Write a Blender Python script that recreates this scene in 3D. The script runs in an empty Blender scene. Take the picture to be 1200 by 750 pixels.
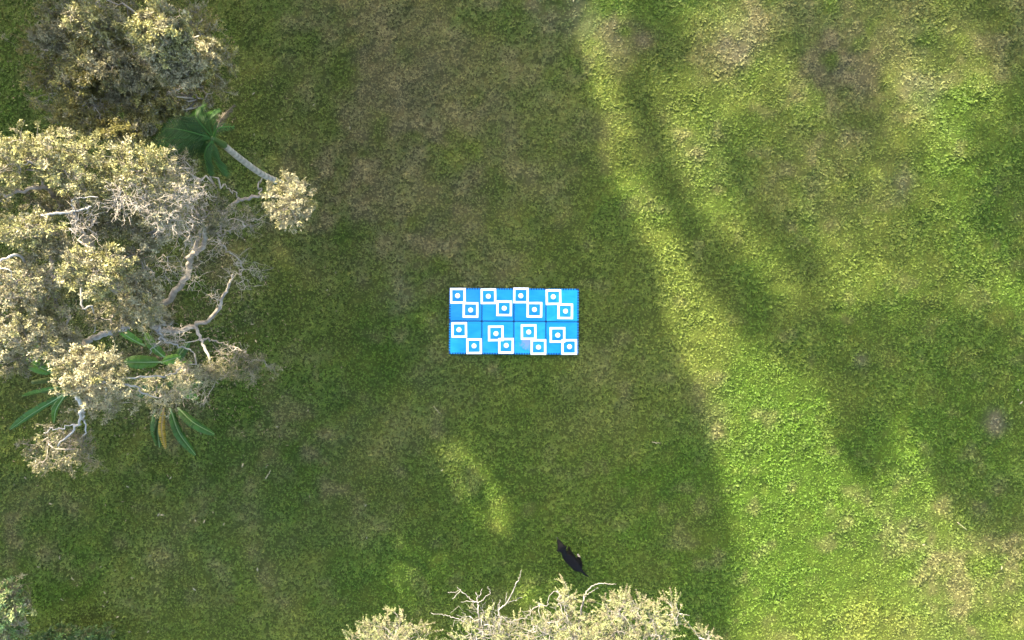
import bpy, math, random
import numpy as np
from mathutils import Vector

SC = bpy.context.scene
COL = SC.collection
H, F = 14.0, 875.0            # camera height in metres, focal length in px of a 1200 px wide frame
EL = math.radians(30)
AZX, AZY = 0.45, -0.893       # where sunlight travels to, on the ground

# ---------------------------------------------------------------- camera, sky, sun, exposure
cam = bpy.data.objects.new('camera', bpy.data.cameras.new('camera'))
COL.objects.link(cam)
cam.location = (0, 0, H)
cam.data.sensor_width = 36.0
cam.data.lens = 36.0 * F / 1200.0
cam.data.clip_start = 0.1
cam.data.clip_end = 2000
SC.camera = cam

world = bpy.data.worlds.new('World')
SC.world = world
world.use_nodes = True
wn = world.node_tree.nodes
wl = world.node_tree.links
wn.clear()
wo = wn.new('ShaderNodeOutputWorld')
bg = wn.new('ShaderNodeBackground')
sky = wn.new('ShaderNodeTexSky')
sky.sky_type = 'NISHITA'
sky.sun_disc = False
sky.air_density = 1.0
sky.dust_density = 4.0
sky.ozone_density = 0.4
sky.sun_elevation = EL
sky.sun_rotation = math.atan2(-AZX, -AZY)
bg.inputs['Strength'].default_value = 0.125
wl.new(sky.outputs[0], bg.inputs['Color'])
wl.new(bg.outputs[0], wo.inputs['Surface'])

sun = bpy.data.objects.new('sun', bpy.data.lights.new('sun', 'SUN'))
COL.objects.link(sun)
sun.data.energy = 4.0
sun.data.color = (1.0, 0.88, 0.66)
sun.data.angle = math.radians(1.1)
hl = math.hypot(AZX, AZY)
sun.rotation_euler = Vector((AZX / hl * math.cos(EL), AZY / hl * math.cos(EL), -math.sin(EL))).to_track_quat('-Z', 'Y').to_euler()
sun.location = (-10, 20, 30)

SC.view_settings.view_transform = 'Standard'
SC.view_settings.look = 'None'
SC.view_settings.exposure = 3.15
SC.view_settings.gamma = 1.0
SC.render.engine = 'CYCLES'
SC.cycles.max_bounces = 6
SC.cycles.diffuse_bounces = 3
SC.cycles.glossy_bounces = 2
SC.cycles.transmission_bounces = 3
SC.cycles.transparent_max_bounces = 4

R = np.random.default_rng(11)
random.seed(5)


def at(px, py, z=0.0):
    """the point at height z that stands under a pixel of the 1200 x 750 frame"""
    return np.array([(px - 600.0) * (H - z) / F, (375.0 - py) * (H - z) / F, z])


# ---------------------------------------------------------------- helpers
def tag(o, label=None, cat=None, group=None, kind=None):
    if label: o['label'] = label
    if cat: o['category'] = cat
    if group: o['group'] = group
    if kind: o['kind'] = kind
    return o


def empty(name, loc):
    o = bpy.data.objects.new(name, None)
    o.location = tuple(float(v) for v in loc)
    o.empty_display_size = 0.2
    COL.objects.link(o)
    return o


def mesh_obj(name, V, faces, mat, parent=None, cols=None, smooth=True, kind=None, link=True):
    """faces: list of integer arrays, one per polygon size; V in world space (parent offset is removed)"""
    V = np.asarray(V, float).reshape(-1, 3)
    if parent is not None:
        o_ = parent
        off = np.zeros(3)
        while o_ is not None:
            off += np.array(o_.location)
            o_ = o_.parent
        V = V - off
    faces = [np.asarray(f, np.int64) for f in faces if len(f)]
    me = bpy.data.meshes.new(name)
    me.vertices.add(len(V))
    me.vertices.foreach_set('co', V.astype(np.float32).ravel())
    loops = np.concatenate([f.ravel() for f in faces])
    sizes = np.concatenate([np.full(len(f), f.shape[1]) for f in faces])
    starts = np.concatenate([[0], np.cumsum(sizes)[:-1]])
    me.loops.add(len(loops))
    me.loops.foreach_set('vertex_index', loops.astype(np.int32))
    me.polygons.add(len(sizes))
    me.polygons.foreach_set('loop_start', starts.astype(np.int32))
    try:
        me.polygons.foreach_set('loop_total', sizes.astype(np.int32))
    except Exception:
        pass
    me.update(calc_edges=True)
    if smooth:
        me.polygons.foreach_set('use_smooth', np.ones(len(sizes), bool))
    if cols is not None:
        at_ = me.attributes.new('tint', 'FLOAT_COLOR', 'POINT')
        c4 = np.ones((len(V), 4), np.float32)
        c4[:, :3] = cols
        at_.data.foreach_set('color', c4.ravel())
    if mat: me.materials.append(mat)
    o = bpy.data.objects.new(name, me)
    if link: COL.objects.link(o)
    if parent is not None: o.parent = parent
    if kind: o['kind'] = kind
    return o


class Geo:
    def __init__(self):
        self.V, self.Q, self.T, self.C, self.n = [], [], [], [], 0

    def add(self, V, quads=None, tris=None, col=None):
        V = np.asarray(V, float).reshape(-1, 3)
        self.V.append(V)
        if quads is not None and len(quads): self.Q.append(np.asarray(quads) + self.n)
        if tris is not None and len(tris): self.T.append(np.asarray(tris) + self.n)
        if col is not None:
            c = np.asarray(col, float)
            self.C.append(np.broadcast_to(c, (len(V), 3)))
        self.n += len(V)

    def obj(self, name, mat, parent=None, smooth=True, kind=None, link=True):
        f = []
        if self.Q: f.append(np.concatenate(self.Q))
        if self.T: f.append(np.concatenate(self.T))
        c = np.concatenate(self.C) if self.C else None
        return mesh_obj(name, np.concatenate(self.V), f, mat, parent, c, smooth, kind, link)


def nrm(a):
    return a / (np.linalg.norm(a, axis=-1, keepdims=True) + 1e-9)


def tube(g, pts, rad, n=6, col=None, cap=True):
    pts = np.asarray(pts, float)
    rad = np.asarray(rad, float)
    k = len(pts)
    t = np.empty_like(pts)
    t[1:-1] = pts[2:] - pts[:-2]
    t[0] = pts[1] - pts[0]
    t[-1] = pts[-1] - pts[-2]
    t = nrm(t)
    ref = np.array([0.13, 0.31, 0.94]) if abs(t[0][2]) < 0.8 else np.array([0.9, 0.3, 0.1])
    a = nrm(np.cross(t, ref))
    b = np.cross(t, a)
    th = np.arange(n) * 2 * math.pi / n
    V = pts[:, None] + rad[:, None, None] * (np.cos(th)[None, :, None] * a[:, None] + np.sin(th)[None, :, None] * b[:, None])
    V = V.reshape(-1, 3)
    i = np.arange(k - 1)[:, None] * n
    j = np.arange(n)[None]
    j2 = (j + 1) % n
    q = np.stack([i + j, i + j2, i + n + j2, i + n + j], -1).reshape(-1, 4)
    tr = None
    if cap:
        V = np.concatenate([V, [pts[-1] + t[-1] * rad[-1] * 0.6, pts[0]]])
        e = (k - 1) * n
        jj = np.arange(n)
        tr = np.concatenate([np.stack([e + jj, e + (jj + 1) % n, np.full(n, k * n)], -1),
                             np.stack([(jj + 1) % n, jj, np.full(n, k * n + 1)], -1)])
    g.add(V, q, tr, col)


def spline(pts, sub=5, wig=0.0, rng=R):
    pts = np.asarray(pts, float)
    k = len(pts)
    if k == 2:
        out = pts[0] + (pts[1] - pts[0]) * np.linspace(0, 1, sub + 1)[:, None]
    else:
        P = np.concatenate([[2 * pts[0] - pts[1]], pts, [2 * pts[-1] - pts[-2]]])
        out = []
        for i in range(1, k):
            u = np.linspace(0, 1, sub, endpoint=False)[:, None]
            p0, p1, p2, p3 = P[i - 1], P[i], P[i + 1], P[i + 2]
            out.append(0.5 * (2 * p1 + (p2 - p0) * u + (2 * p0 - 5 * p1 + 4 * p2 - p3) * u ** 2 + (3 * p1 - p0 - 3 * p2 + p3) * u ** 3))
        out = np.concatenate(out + [pts[-1:]])
    if wig:
        w = rng.normal(0, wig, (len(out), 3))
        w[0] = 0
        w[-1] *= 0.3
        out = out + w
    return out


def leaf_arrays(g, P, A, L, W, col, fold=0.25, rng=R):
    """many small leaves: base points P, directions A, lengths L, widths W, colours col"""
    n = len(P)
    A = nrm(A)
    s = nrm(np.cross(A, rng.normal(0, 1, (n, 3)) * 0.8 + np.array([0, 0, 1.0])))
    m = np.cross(s, A)
    L = np.broadcast_to(L, (n,))[:, None]
    W = np.broadcast_to(W, (n,))[:, None]
    mid = P + A * L * 0.5
    V = np.stack([P, mid + s * W * .5 + m * W * fold, P + A * L, mid - s * W * .5 + m * W * fold], 1).reshape(-1, 3)
    i = np.arange(n)[:, None] * 4
    T = np.concatenate([i + np.array([[0, 1, 2]]), i + np.array([[0, 2, 3]])])
    g.add(V, None, T, np.repeat(col, 4, 0))


# value noise on the ground plane
_lat = {}


def noise2(x, y, scale, seed):
    if seed not in _lat: _lat[seed] = np.random.default_rng(1000 + seed).random((256, 256))
    T = _lat[seed]
    u, v = x / scale, y / scale
    i, j = np.floor(u).astype(int), np.floor(v).astype(int)
    fu, fv = u - i, v - j
    fu = fu * fu * (3 - 2 * fu)
    fv = fv * fv * (3 - 2 * fv)
    i0, i1, j0, j1 = i % 256, (i + 1) % 256, j % 256, (j + 1) % 256
    return (T[i0, j0] * (1 - fu) + T[i1, j0] * fu) * (1 - fv) + (T[i0, j1] * (1 - fu) + T[i1, j1] * fu) * fv


def fbm(x, y, scale, seed, octv=4, gain=.55):
    s, a, t = 0, 1, 0
    for k in range(octv):
        s = s + a * noise2(x + 37.1 * k, y - 11.7 * k, scale / 2 ** k, seed + k)
        t += a
        a *= gain
    return s / t


def ss(x, a, b):
    u = np.clip((x - a) / (b - a), 0, 1)
    return u * u * (3 - 2 * u)


# ---------------------------------------------------------------- materials
def new_mat(name):
    m = bpy.data.materials.new(name)
    m.use_nodes = True
    nt = m.node_tree
    nt.nodes.clear()
    out = nt.nodes.new('ShaderNodeOutputMaterial')
    b = nt.nodes.new('ShaderNodeBsdfPrincipled')
    nt.links.new(b.outputs[0], out.inputs['Surface'])
    return m, nt, b, out


def attr_mat(name, rough=.5, trans=0.0, spec=.4, vary=0.0, inst=None, noise=None):
    """colour from the mesh attribute 'tint' (or an instancer attribute), optional translucency for leaves"""
    m, nt, b, out = new_mat(name)
    N, Lk = nt.nodes, nt.links
    a = N.new('ShaderNodeAttribute')
    a.attribute_name = inst or 'tint'
    if inst: a.attribute_type = 'INSTANCER'
    c = a.outputs['Color']
    if vary:
        oi = N.new('ShaderNodeObjectInfo')
        mr = N.new('ShaderNodeMapRange')
        mr.inputs['To Min'].default_value = 1 - vary
        mr.inputs['To Max'].default_value = 1 + vary
        Lk.new(oi.outputs['Random'], mr.inputs['Value'])
        hs = N.new('ShaderNodeHueSaturation')
        Lk.new(mr.outputs[0], hs.inputs['Value'])
        Lk.new(c, hs.inputs['Color'])
        c = hs.outputs[0]
    if noise:
        tx = N.new('ShaderNodeTexNoise')
        tx.inputs['Scale'].default_value = noise[0]
        tx.inputs['Detail'].default_value = 5
        tc = N.new('ShaderNodeTexCoord')
        Lk.new(tc.outputs['Object'], tx.inputs['Vector'])
        mr = N.new('ShaderNodeMapRange')
        mr.inputs['From Min'].default_value = .3
        mr.inputs['From Max'].default_value = .7
        mr.inputs['To Min'].default_value = 1 - noise[1]
        mr.inputs['To Max'].default_value = 1 + noise[1]
        Lk.new(tx.outputs['Fac'], mr.inputs['Value'])
        hs = N.new('ShaderNodeHueSaturation')
        Lk.new(mr.outputs[0], hs.inputs['Value'])
        Lk.new(c, hs.inputs['Color'])
        c = hs.outputs[0]
        bp = N.new('ShaderNodeBump')
        bp.inputs['Strength'].default_value = .6
        bp.inputs['Distance'].default_value = .01
        Lk.new(tx.outputs['Fac'], bp.inputs['Height'])
        Lk.new(bp.outputs[0], b.inputs['Normal'])
    Lk.new(c, b.inputs['Base Color'])
    b.inputs['Roughness'].default_value = rough
    b.inputs['Specular IOR Level'].default_value = spec
    if trans:
        t = N.new('ShaderNodeBsdfTranslucent')
        Lk.new(c, t.inputs['Color'])
        mx = N.new('ShaderNodeMixShader')
        mx.inputs[0].default_value = trans
        Lk.new(b.outputs[0], mx.inputs[1])
        Lk.new(t.outputs[0], mx.inputs[2])
        Lk.new(mx.outputs[0], out.inputs['Surface'])
    return m


def plain_mat(name, col, rough=.5, spec=.4, nscale=None, namp=.2, bump=0.0, ndetail=4):
    m, nt, b, out = new_mat(name)
    N, Lk = nt.nodes, nt.links
    b.inputs['Roughness'].default_value = rough
    b.inputs['Specular IOR Level'].default_value = spec
    b.inputs['Base Color'].default_value = (*col, 1)
    if nscale:
        tc = N.new('ShaderNodeTexCoord')
        tx = N.new('ShaderNodeTexNoise')
        tx.inputs['Scale'].default_value = nscale
        tx.inputs['Detail'].default_value = ndetail
        Lk.new(tc.outputs['Object'], tx.inputs['Vector'])
        cr = N.new('ShaderNodeValToRGB')
        cr.color_ramp.elements[0].position = .3
        cr.color_ramp.elements[1].position = .7
        cr.color_ramp.elements[0].color = (*[v * (1 - namp) for v in col], 1)
        cr.color_ramp.elements[1].color = (*[min(1, v * (1 + namp)) for v in col], 1)
        Lk.new(tx.outputs['Fac'], cr.inputs['Fac'])
        Lk.new(cr.outputs['Color'], b.inputs['Base Color'])
        if bump:
            bp = N.new('ShaderNodeBump')
            bp.inputs['Strength'].default_value = 1
            bp.inputs['Distance'].default_value = bump
            Lk.new(tx.outputs['Fac'], bp.inputs['Height'])
            Lk.new(bp.outputs[0], b.inputs['Normal'])
    return m


M_LEAF = attr_mat('small leaf', .5, .2, .3)
M_BARK = attr_mat('papery bark', .8, 0, .2, noise=(14, .28))
M_TWIG = attr_mat('grey twig', .75, 0, .25)
M_SOIL = attr_mat('lawn soil and thatch', .95, 0, .1, noise=(28, .3))
M_GRASS = attr_mat('grass blade', .6, .25, .15, vary=.30, inst='lawn_tint')
M_BROAD = attr_mat('broad glossy leaf', .5, .15, .2, noise=(9, .12))
M_PALM = attr_mat('palm leaflet', .5, .12, .2)

# ---------------------------------------------------------------- the lawn
def axis(lo, hi, step, far):
    core = np.arange(lo, hi + 1e-6, step)
    ext, d, p = [], step, hi
    while p < far:
        d *= 1.6
        p += d
        ext.append(p)
    ext = np.array(ext)
    return np.concatenate([lo - (ext[::-1] - hi), core, ext])


# colour patches of the turf: px, py, radius px, dry / green / bare amount
DRY = [(470, 110, 140, .8), (430, 210, 110, .85), (490, 270, 90, .7), (560, 160, 90, .6), (545, 325, 60, .55), (600, 60, 70, .45),
       (400, 300, 60, .45), (1000, 60, 80, .7), (950, 90, 50, .45), (1060, 30, 60, .4), (970, 205, 60, .55), (900, 20, 70, .45),
       (860, 60, 40, .6), (745, 50, 30, .7), (1170, 640, 70, .3), (1140, 710, 90, .25), (380, 540, 100, .4), (290, 600, 90, .3),
       (210, 640, 80, .25), (470, 520, 60, .4), (520, 440, 60, .35), (830, 480, 35, .4), (1090, 640, 50, .35), (650, 150, 60, .3),
       (40, 610, 50, .4), (700, 450, 60, .25), (820, 180, 50, .3), (1180, 20, 60, .45), (340, 660, 60, .3), (240, 690, 30, .4), (140, 330, 150, .55), (150, 80, 90, .5), (200, 460, 60, .5)]
GREEN = [(350, 80, 60, .5), (430, 25, 60, .4), (560, 600, 110, .7), (650, 650, 110, .6), (600, 480, 70, .4), (740, 230, 40, .6),  # greener and darker turf, densest towards the lower left
         (780, 560, 70, .5), (1150, 250, 120, .6), (1100, 420, 120, .7), (1180, 380, 80, .7), (285, 390, 60, .7), (330, 470, 70, .5),
         (100, 640, 110, .6), (420, 640, 100, .5), (250, 500, 110, .6), (340, 560, 110, .55), (60, 560, 80, .5), (200, 700, 110, .5), (520, 500, 90, .5), (320, 430, 70, .6), (920, 540, 120, .5), (20, 90, 60, .6), (1060, 620, 40, .5), (470, 430, 60, .4),
         (890, 700, 90, .4), (700, 20, 30, .5), (850, 470, 40, .5), (400, 700, 90, .4)]
BARE = [(1162, 491, 15, .8), (662, 8, 34, .6), (690, 30, 22, .35), (868, 52, 24, .5), (1052, 215, 18, .35), (985, 70, 26, .15),
        (1085, 45, 16, .45), (735, 42, 22, .35), (640, 300, 20, .0), (1080, 105, 20, .4), (475, 330, 30, .3), (1005, 420, 8, .5)]


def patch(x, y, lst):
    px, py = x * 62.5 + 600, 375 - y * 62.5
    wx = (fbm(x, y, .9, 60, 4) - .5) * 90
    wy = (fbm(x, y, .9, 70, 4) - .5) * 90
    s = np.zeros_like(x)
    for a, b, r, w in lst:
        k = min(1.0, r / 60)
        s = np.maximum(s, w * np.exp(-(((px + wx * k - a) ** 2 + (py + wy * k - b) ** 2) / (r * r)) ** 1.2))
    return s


def lawn_colour(x, y):
    dry = patch(x, y, DRY)
    green = patch(x, y, GREEN)
    bare = patch(x, y, BARE)
    n1 = fbm(x, y, 2.2, 1, 5)
    n2 = fbm(x, y, .35, 12, 3)
    n3 = fbm(x, y, .8, 22, 4)
    base = np.array([.087, .116, .018])
    lush = np.array([.056, .104, .010])
    lime = np.array([.122, .140, .026])
    straw = np.array([.190, .165, .072])
    brown = np.array([.126, .108, .052])
    soil = np.array([.165, .138, .098])
    c = np.broadcast_to(base, x.shape + (3,)).copy()

    def mix(col, f):
        nonlocal c
        c = c + (col - c) * f[..., None]
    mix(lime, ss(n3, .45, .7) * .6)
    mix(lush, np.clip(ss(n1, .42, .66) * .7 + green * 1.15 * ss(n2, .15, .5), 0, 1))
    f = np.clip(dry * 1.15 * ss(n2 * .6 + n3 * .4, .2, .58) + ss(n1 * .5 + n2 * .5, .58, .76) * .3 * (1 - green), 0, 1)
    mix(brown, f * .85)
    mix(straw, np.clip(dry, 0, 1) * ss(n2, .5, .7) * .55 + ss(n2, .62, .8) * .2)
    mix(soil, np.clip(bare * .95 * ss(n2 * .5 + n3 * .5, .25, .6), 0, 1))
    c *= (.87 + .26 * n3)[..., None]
    return c, bare


MX0, MX1, MY0, MY1 = [(527.3 - 600) / 62.5, (677.0 - 600) / 62.5, (375 - 414.3) / 62.5, (375 - 338.8) / 62.5]


def lawn_height(x, y):
    h = (fbm(x, y, .55, 31, 4, .6) - .5) * .15 + (fbm(x, y, 5, 41, 2) - .5) * .10
    d = np.maximum(np.maximum(MX0 - x, x - MX1), np.maximum(MY0 - y, y - MY1))
    k = ss(d, .02, .35)
    fade = 1 - ss(np.maximum(np.abs(x) - 12, np.abs(y) - 10), 0, 8)
    return h * k * fade


def grid_mesh(xs, ys):
    X, Y = np.meshgrid(xs, ys)
    nx, ny = len(xs), len(ys)
    i = (np.arange(ny - 1)[:, None] * nx + np.arange(nx - 1)[None]).ravel()
    return X, Y, np.stack([i, i + 1, i + nx + 1, i + nx], -1)


X, Y, Q = grid_mesh(axis(-12, 12, .05, 420), axis(-8.5, 9, .05, 420))
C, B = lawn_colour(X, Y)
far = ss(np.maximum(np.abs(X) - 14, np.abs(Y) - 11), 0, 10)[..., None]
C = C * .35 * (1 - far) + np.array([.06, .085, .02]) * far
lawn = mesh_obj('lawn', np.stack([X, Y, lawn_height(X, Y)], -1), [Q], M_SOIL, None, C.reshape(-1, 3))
tag(lawn, 'mown lawn of mixed green and dry brown turf under the trees and mat', 'lawn', kind='structure')

# grass: tufts spread by geometry nodes over a sheet just on the soil
TUFTS = []
for v in range(4):
    g = Geo()
    nb = 11
    ang = R.uniform(0, 2 * math.pi, nb)
    r0 = R.uniform(0, .018, nb)
    lean = R.uniform(.3, 1.2, nb)
    ln = R.uniform(.018, .042, nb)
    for k in range(nb):
        d = np.array([math.cos(ang[k]), math.sin(ang[k]), 0])
        s = np.array([-d[1], d[0], 0])
        p0 = d * r0[k] * R.uniform(-1, 1) - np.array([0, 0, .01])
        a1 = nrm(d * lean[k] + np.array([0, 0, 1.0]))
        a2 = nrm(d * (lean[k] + .9) + np.array([0, 0, .55]))
        w = R.uniform(.0045, .0075)
        p1 = p0 + a1 * ln[k] * .55
        p2 = p1 + a2 * ln[k] * .6
        g.add([p0 - s * w * .6, p0 + s * w * .6, p1 + s * w, p1 - s * w, p2], [[0, 1, 2, 3]], [[3, 2, 4]])
    o = g.obj('grass_tuft', M_GRASS, link=False)
    TUFTS.append(o)

X, Y, Q = grid_mesh(np.arange(-12, 12.01, .06), np.arange(-8.5, 9.01, .06))
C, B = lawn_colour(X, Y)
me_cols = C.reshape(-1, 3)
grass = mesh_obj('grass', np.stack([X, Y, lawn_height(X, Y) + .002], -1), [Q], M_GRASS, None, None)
inside = (X > MX0 + .01) & (X < MX1 - .01) & (Y > MY0 + .01) & (Y < MY1 - .01)
dens = (1 - .8 * np.clip(B * 1.3, 0, 1)) * (.75 + .5 * fbm(X, Y, .3, 51, 3)) * ~inside
a_ = grass.data.attributes.new('lawn_tint', 'FLOAT_COLOR', 'POINT')
c4 = np.ones((len(me_cols), 4), np.float32)
c4[:, :3] = me_cols
a_.data.foreach_set('color', c4.ravel())
a_ = grass.data.attributes.new('dens', 'FLOAT', 'POINT')
a_.data.foreach_set('value', dens.ravel().astype(np.float32))
a_ = grass.data.attributes.new('tall', 'FLOAT', 'POINT')
a_.data.foreach_set('value', (.72 + .5 * ss(fbm(X, Y, .42, 81, 3), .25, .75)).ravel().astype(np.float32))
tag(grass, 'short green and straw coloured grass covering the lawn', 'grass', kind='stuff')

ng = bpy.data.node_groups.new('grass_spread', 'GeometryNodeTree')
ng.interface.new_socket('Geometry', in_out='INPUT', socket_type='NodeSocketGeometry')
ng.interface.new_socket('Geometry', in_out='OUTPUT', socket_type='NodeSocketGeometry')
N, Lk = ng.nodes, ng.links
gi = N.new('NodeGroupInput')
go = N.new('NodeGroupOutput')
jn = N.new('GeometryNodeJoinGeometry')
for v, tf in enumerate(TUFTS):
    dp = N.new('GeometryNodeDistributePointsOnFaces')
    dp.inputs['Seed'].default_value = v + 3
    na = N.new('GeometryNodeInputNamedAttribute')
    na.data_type = 'FLOAT'
    na.inputs['Name'].default_value = 'dens'
    ml = N.new('ShaderNodeMath')
    ml.operation = 'MULTIPLY'
    ml.inputs[1].default_value = 150
    Lk.new(na.outputs[0], ml.inputs[0])
    Lk.new(ml.outputs[0], dp.inputs['Density'])
    Lk.new(gi.outputs[0], dp.inputs['Mesh'])
    oi = N.new('GeometryNodeObjectInfo')
    oi.inputs['Object'].default_value = tf
    oi.inputs['As Instance'].default_value = True
    rv = N.new('FunctionNodeRandomValue')
    rv.data_type = 'FLOAT_VECTOR'
    rv.inputs[0].default_value = (-.2, -.2, 0)
    rv.inputs[1].default_value = (.2, .2, 6.283)
    rs = N.new('FunctionNodeRandomValue')
    rs.data_type = 'FLOAT'
    rs.inputs[2].default_value = .7
    rs.inputs[3].default_value = 1.55
    rs.inputs['Seed'].default_value = 9
    ip = N.new('GeometryNodeInstanceOnPoints')
    Lk.new(dp.outputs['Points'], ip.inputs['Points'])
    Lk.new(oi.outputs['Geometry'], ip.inputs['Instance'])
    Lk.new(rv.outputs[0], ip.inputs['Rotation'])
    nt_ = N.new('GeometryNodeInputNamedAttribute')
    nt_.data_type = 'FLOAT'
    nt_.inputs['Name'].default_value = 'tall'
    m2 = N.new('ShaderNodeMath')
    m2.operation = 'MULTIPLY'
    Lk.new(nt_.outputs[0], m2.inputs[0])
    Lk.new(rs.outputs[1], m2.inputs[1])
    Lk.new(m2.outputs[0], ip.inputs['Scale'])
    Lk.new(ip.outputs[0], jn.inputs[0])
Lk.new(jn.outputs[0], go.inputs[0])
md = grass.modifiers.new('grass_spread', 'NODES')
md.node_group = ng

# ---------------------------------------------------------------- trees: limbs, twigs, leaves
GREY = np.array([.21, .185, .145])
PALE = np.array([.25, .235, .205])
LILAC = np.array([.225, .195, .155])
OLIVE = np.array([.165, .158, .058])
CREAM = np.array([.240, .218, .122])
DULL = np.array([.128, .122, .050])
SILVER = np.array([.13, .150, .055])


def limb(parent, name, pts, r0, r1, col, wig=.012, n=7, knots=True):
    P = np.array([at(*p) for p in pts])
    S = spline(P, 6, wig)
    u = np.linspace(0, 1, len(S))
    rad = (r0 + (r1 - r0) * u ** .8) * (1 + R.normal(0, .07, len(S)))
    g = Geo()
    cc = np.repeat(col * (1 + R.normal(0, .08, (len(S), 1))), n, 0)
    cc = np.concatenate([cc, cc[:2]])
    tube(g, S, rad, n, cc)
    g.obj(name, M_BARK, parent)
    return S


def twig_tree(g, start, tips, rad, col, rng, wig, min_r=.0021, depth=0, ends=None, sides=4):
    """a branching net of wiggly twigs from one start point to many tips"""
    if len(tips) == 1 or depth > 9:
        for t in tips:
            L = np.linalg.norm(t - start)
            S = spline([start, t], max(2, min(6, int(L / .07))), wig * min(L, .5), rng)
            tube(g, S, np.linspace(max(rad, min_r), min_r * .7, len(S)), 3, col * rng.uniform(.75, 1.25), cap=False)
            ends.append((t, nrm(S[-1] - S[-2])))
        return
    cen = tips.mean(0)
    frac = rng.uniform(.3, .5) if depth else rng.uniform(.35, .55)
    node = start + (cen - start) * frac + rng.normal(0, .12 * np.linalg.norm(cen - start) + .01, 3)
    L = np.linalg.norm(node - start)
    S = spline([start, node], max(2, min(7, int(L / .07))), wig * min(L, .5), rng)
    r2 = max(min_r, rad * .8)
    tube(g, S, np.linspace(rad, r2, len(S)), sides, col * rng.uniform(.8, 1.2), cap=False)
    k = 2 if len(tips) < 6 else rng.integers(2, 4)
    cs = tips[rng.choice(len(tips), k, replace=False)]
    for _ in range(3):
        lab = np.argmin(((tips[:, None] - cs[None]) ** 2).sum(-1), 1)
        cs = np.array([tips[lab == q].mean(0) if (lab == q).any() else cs[q] for q in range(k)])
    for q in range(k):
        sel = tips[lab == q]
        if len(sel):
            twig_tree(g, node, sel, max(min_r, rad * (len(sel) / len(tips)) ** .42), col, rng, wig, min_r, depth + 1, ends, sides)


def clump_points(n, c, r, rng, shell=.55):
    d = nrm(rng.normal(0, 1, (n, 3)))
    rr = np.where(rng.random(n) < shell, rng.uniform(.75, 1.05, n), rng.random(n) ** .4)
    # lumpy outline
    lump = 1 + .28 * np.sin(d[:, 0] * 5.1 + c[0] * 7) * np.sin(d[:, 1] * 4.7 + c[1] * 5) + .2 * np.sin(d[:, 2] * 6 + d[:, 0] * 3)
    return c + d * (rr * lump)[:, None] * np.array(r)


def clump(parent, anchors, px, py, z, rx, ry, n, leaves, cols, rz=None, twig=LILAC, leaf=(.023, .045), wide=.36, rad=.014,
          sprig=False, spread=.9, seed=0, wig=.16, up=.35, name='leaf_clump'):
    """foliage clump at (px,py,z); rx, ry in px of the frame; n twig tips, leaves per tip"""
    rng = np.random.default_rng(seed * 131 + int(px) * 7 + int(py))
    c = at(px, py, z)
    k = (H - z) / F
    r = np.array([rx * k, ry * k, rz if rz else .55 * min(rx, ry) * k + .12])
    tips = clump_points(n, c, r, rng)
    tips[:, 2] = np.maximum(tips[:, 2], .15)
    A = np.concatenate(anchors)
    st = A[np.argmin(((A - c + np.array([0, 0, .25])) ** 2).sum(1))]
    g = Geo()
    ends = []
    twig_tree(g, st, tips, rad, twig, rng, wig, ends=ends, sides=5)
    if leaves <= 0:
        return g.obj('dead_twigs', M_TWIG, parent, kind='stuff')
    E = np.array([e[0] for e in ends])
    D = np.array([e[1] for e in ends])
    lf = Geo()
    cols = np.array(cols)
    if not sprig:
        m = rng.poisson(leaves * 3.0, len(E))
        idx = np.repeat(np.arange(len(E)), m)
        tot = len(idx)
        A_ = D[idx] * .6 + rng.normal(0, spread, (tot, 3)) + np.array([0, 0, up])
        P = E[idx] - D[idx] * rng.uniform(0, .09, tot)[:, None] + rng.normal(0, .014, (tot, 3))
        tipc = cols[rng.integers(0, len(cols), len(E))] * rng.uniform(.7, 1.3, (len(E), 1))
        cc = tipc[idx] * rng.uniform(.65, 1.35, (tot, 1))
        L = rng.uniform(*leaf, tot)
        leaf_arrays(lf, P, A_, L, L * wide * rng.uniform(.8, 1.25, tot), cc, .2, rng)
    else:
        for e, d in zip(E, D):
            for s in range(rng.integers(1, 4)):
                dd = nrm(d + rng.normal(0, .55, 3) + np.array([0, .55, .35]))
                Ls = rng.uniform(.06, .17)
                mm = int(leaves * Ls / .1)
                u = rng.random(mm)
                P = e + dd * (u * Ls)[:, None]
                side = nrm(rng.normal(0, 1, (mm, 3)))
                A_ = dd * .9 + side * .9
                L = rng.uniform(.018, .032, mm) * (1 - .35 * u)
                cc = cols[rng.integers(0, len(cols))] * rng.uniform(.8, 1.2) * rng.uniform(.75, 1.25, (mm, 1))
                leaf_arrays(lf, P, A_, L, L * .38, cc, .15, rng)
    o = lf.obj(name, M_LEAF, parent, smooth=False, kind='stuff')
    t = g.obj('twigs', M_TWIG, o, kind='stuff')
    return o

# ---- the big spreading tree on the left
tree = tag(empty('paperbark_tree', at(196, 376)), 'wide grey-limbed tree with cream and olive foliage spreading along the left side', 'tree')
T = (160, 370, 2.3)
AN = []
AN.append(limb(tree, 'trunk', [(197, 376, -.05), (190, 375, .7), (176, 373, 1.5), T, (150, 357, 2.75), (141, 344, 3.1)], .10, .03, GREY, .012, 10))


def LB(pts, r0, r1, col=GREY, wig=.014):
    S = limb(tree, 'limb', pts, r0 * .78, r1 * .85, col, wig)
    AN.append(S)
    return S


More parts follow.
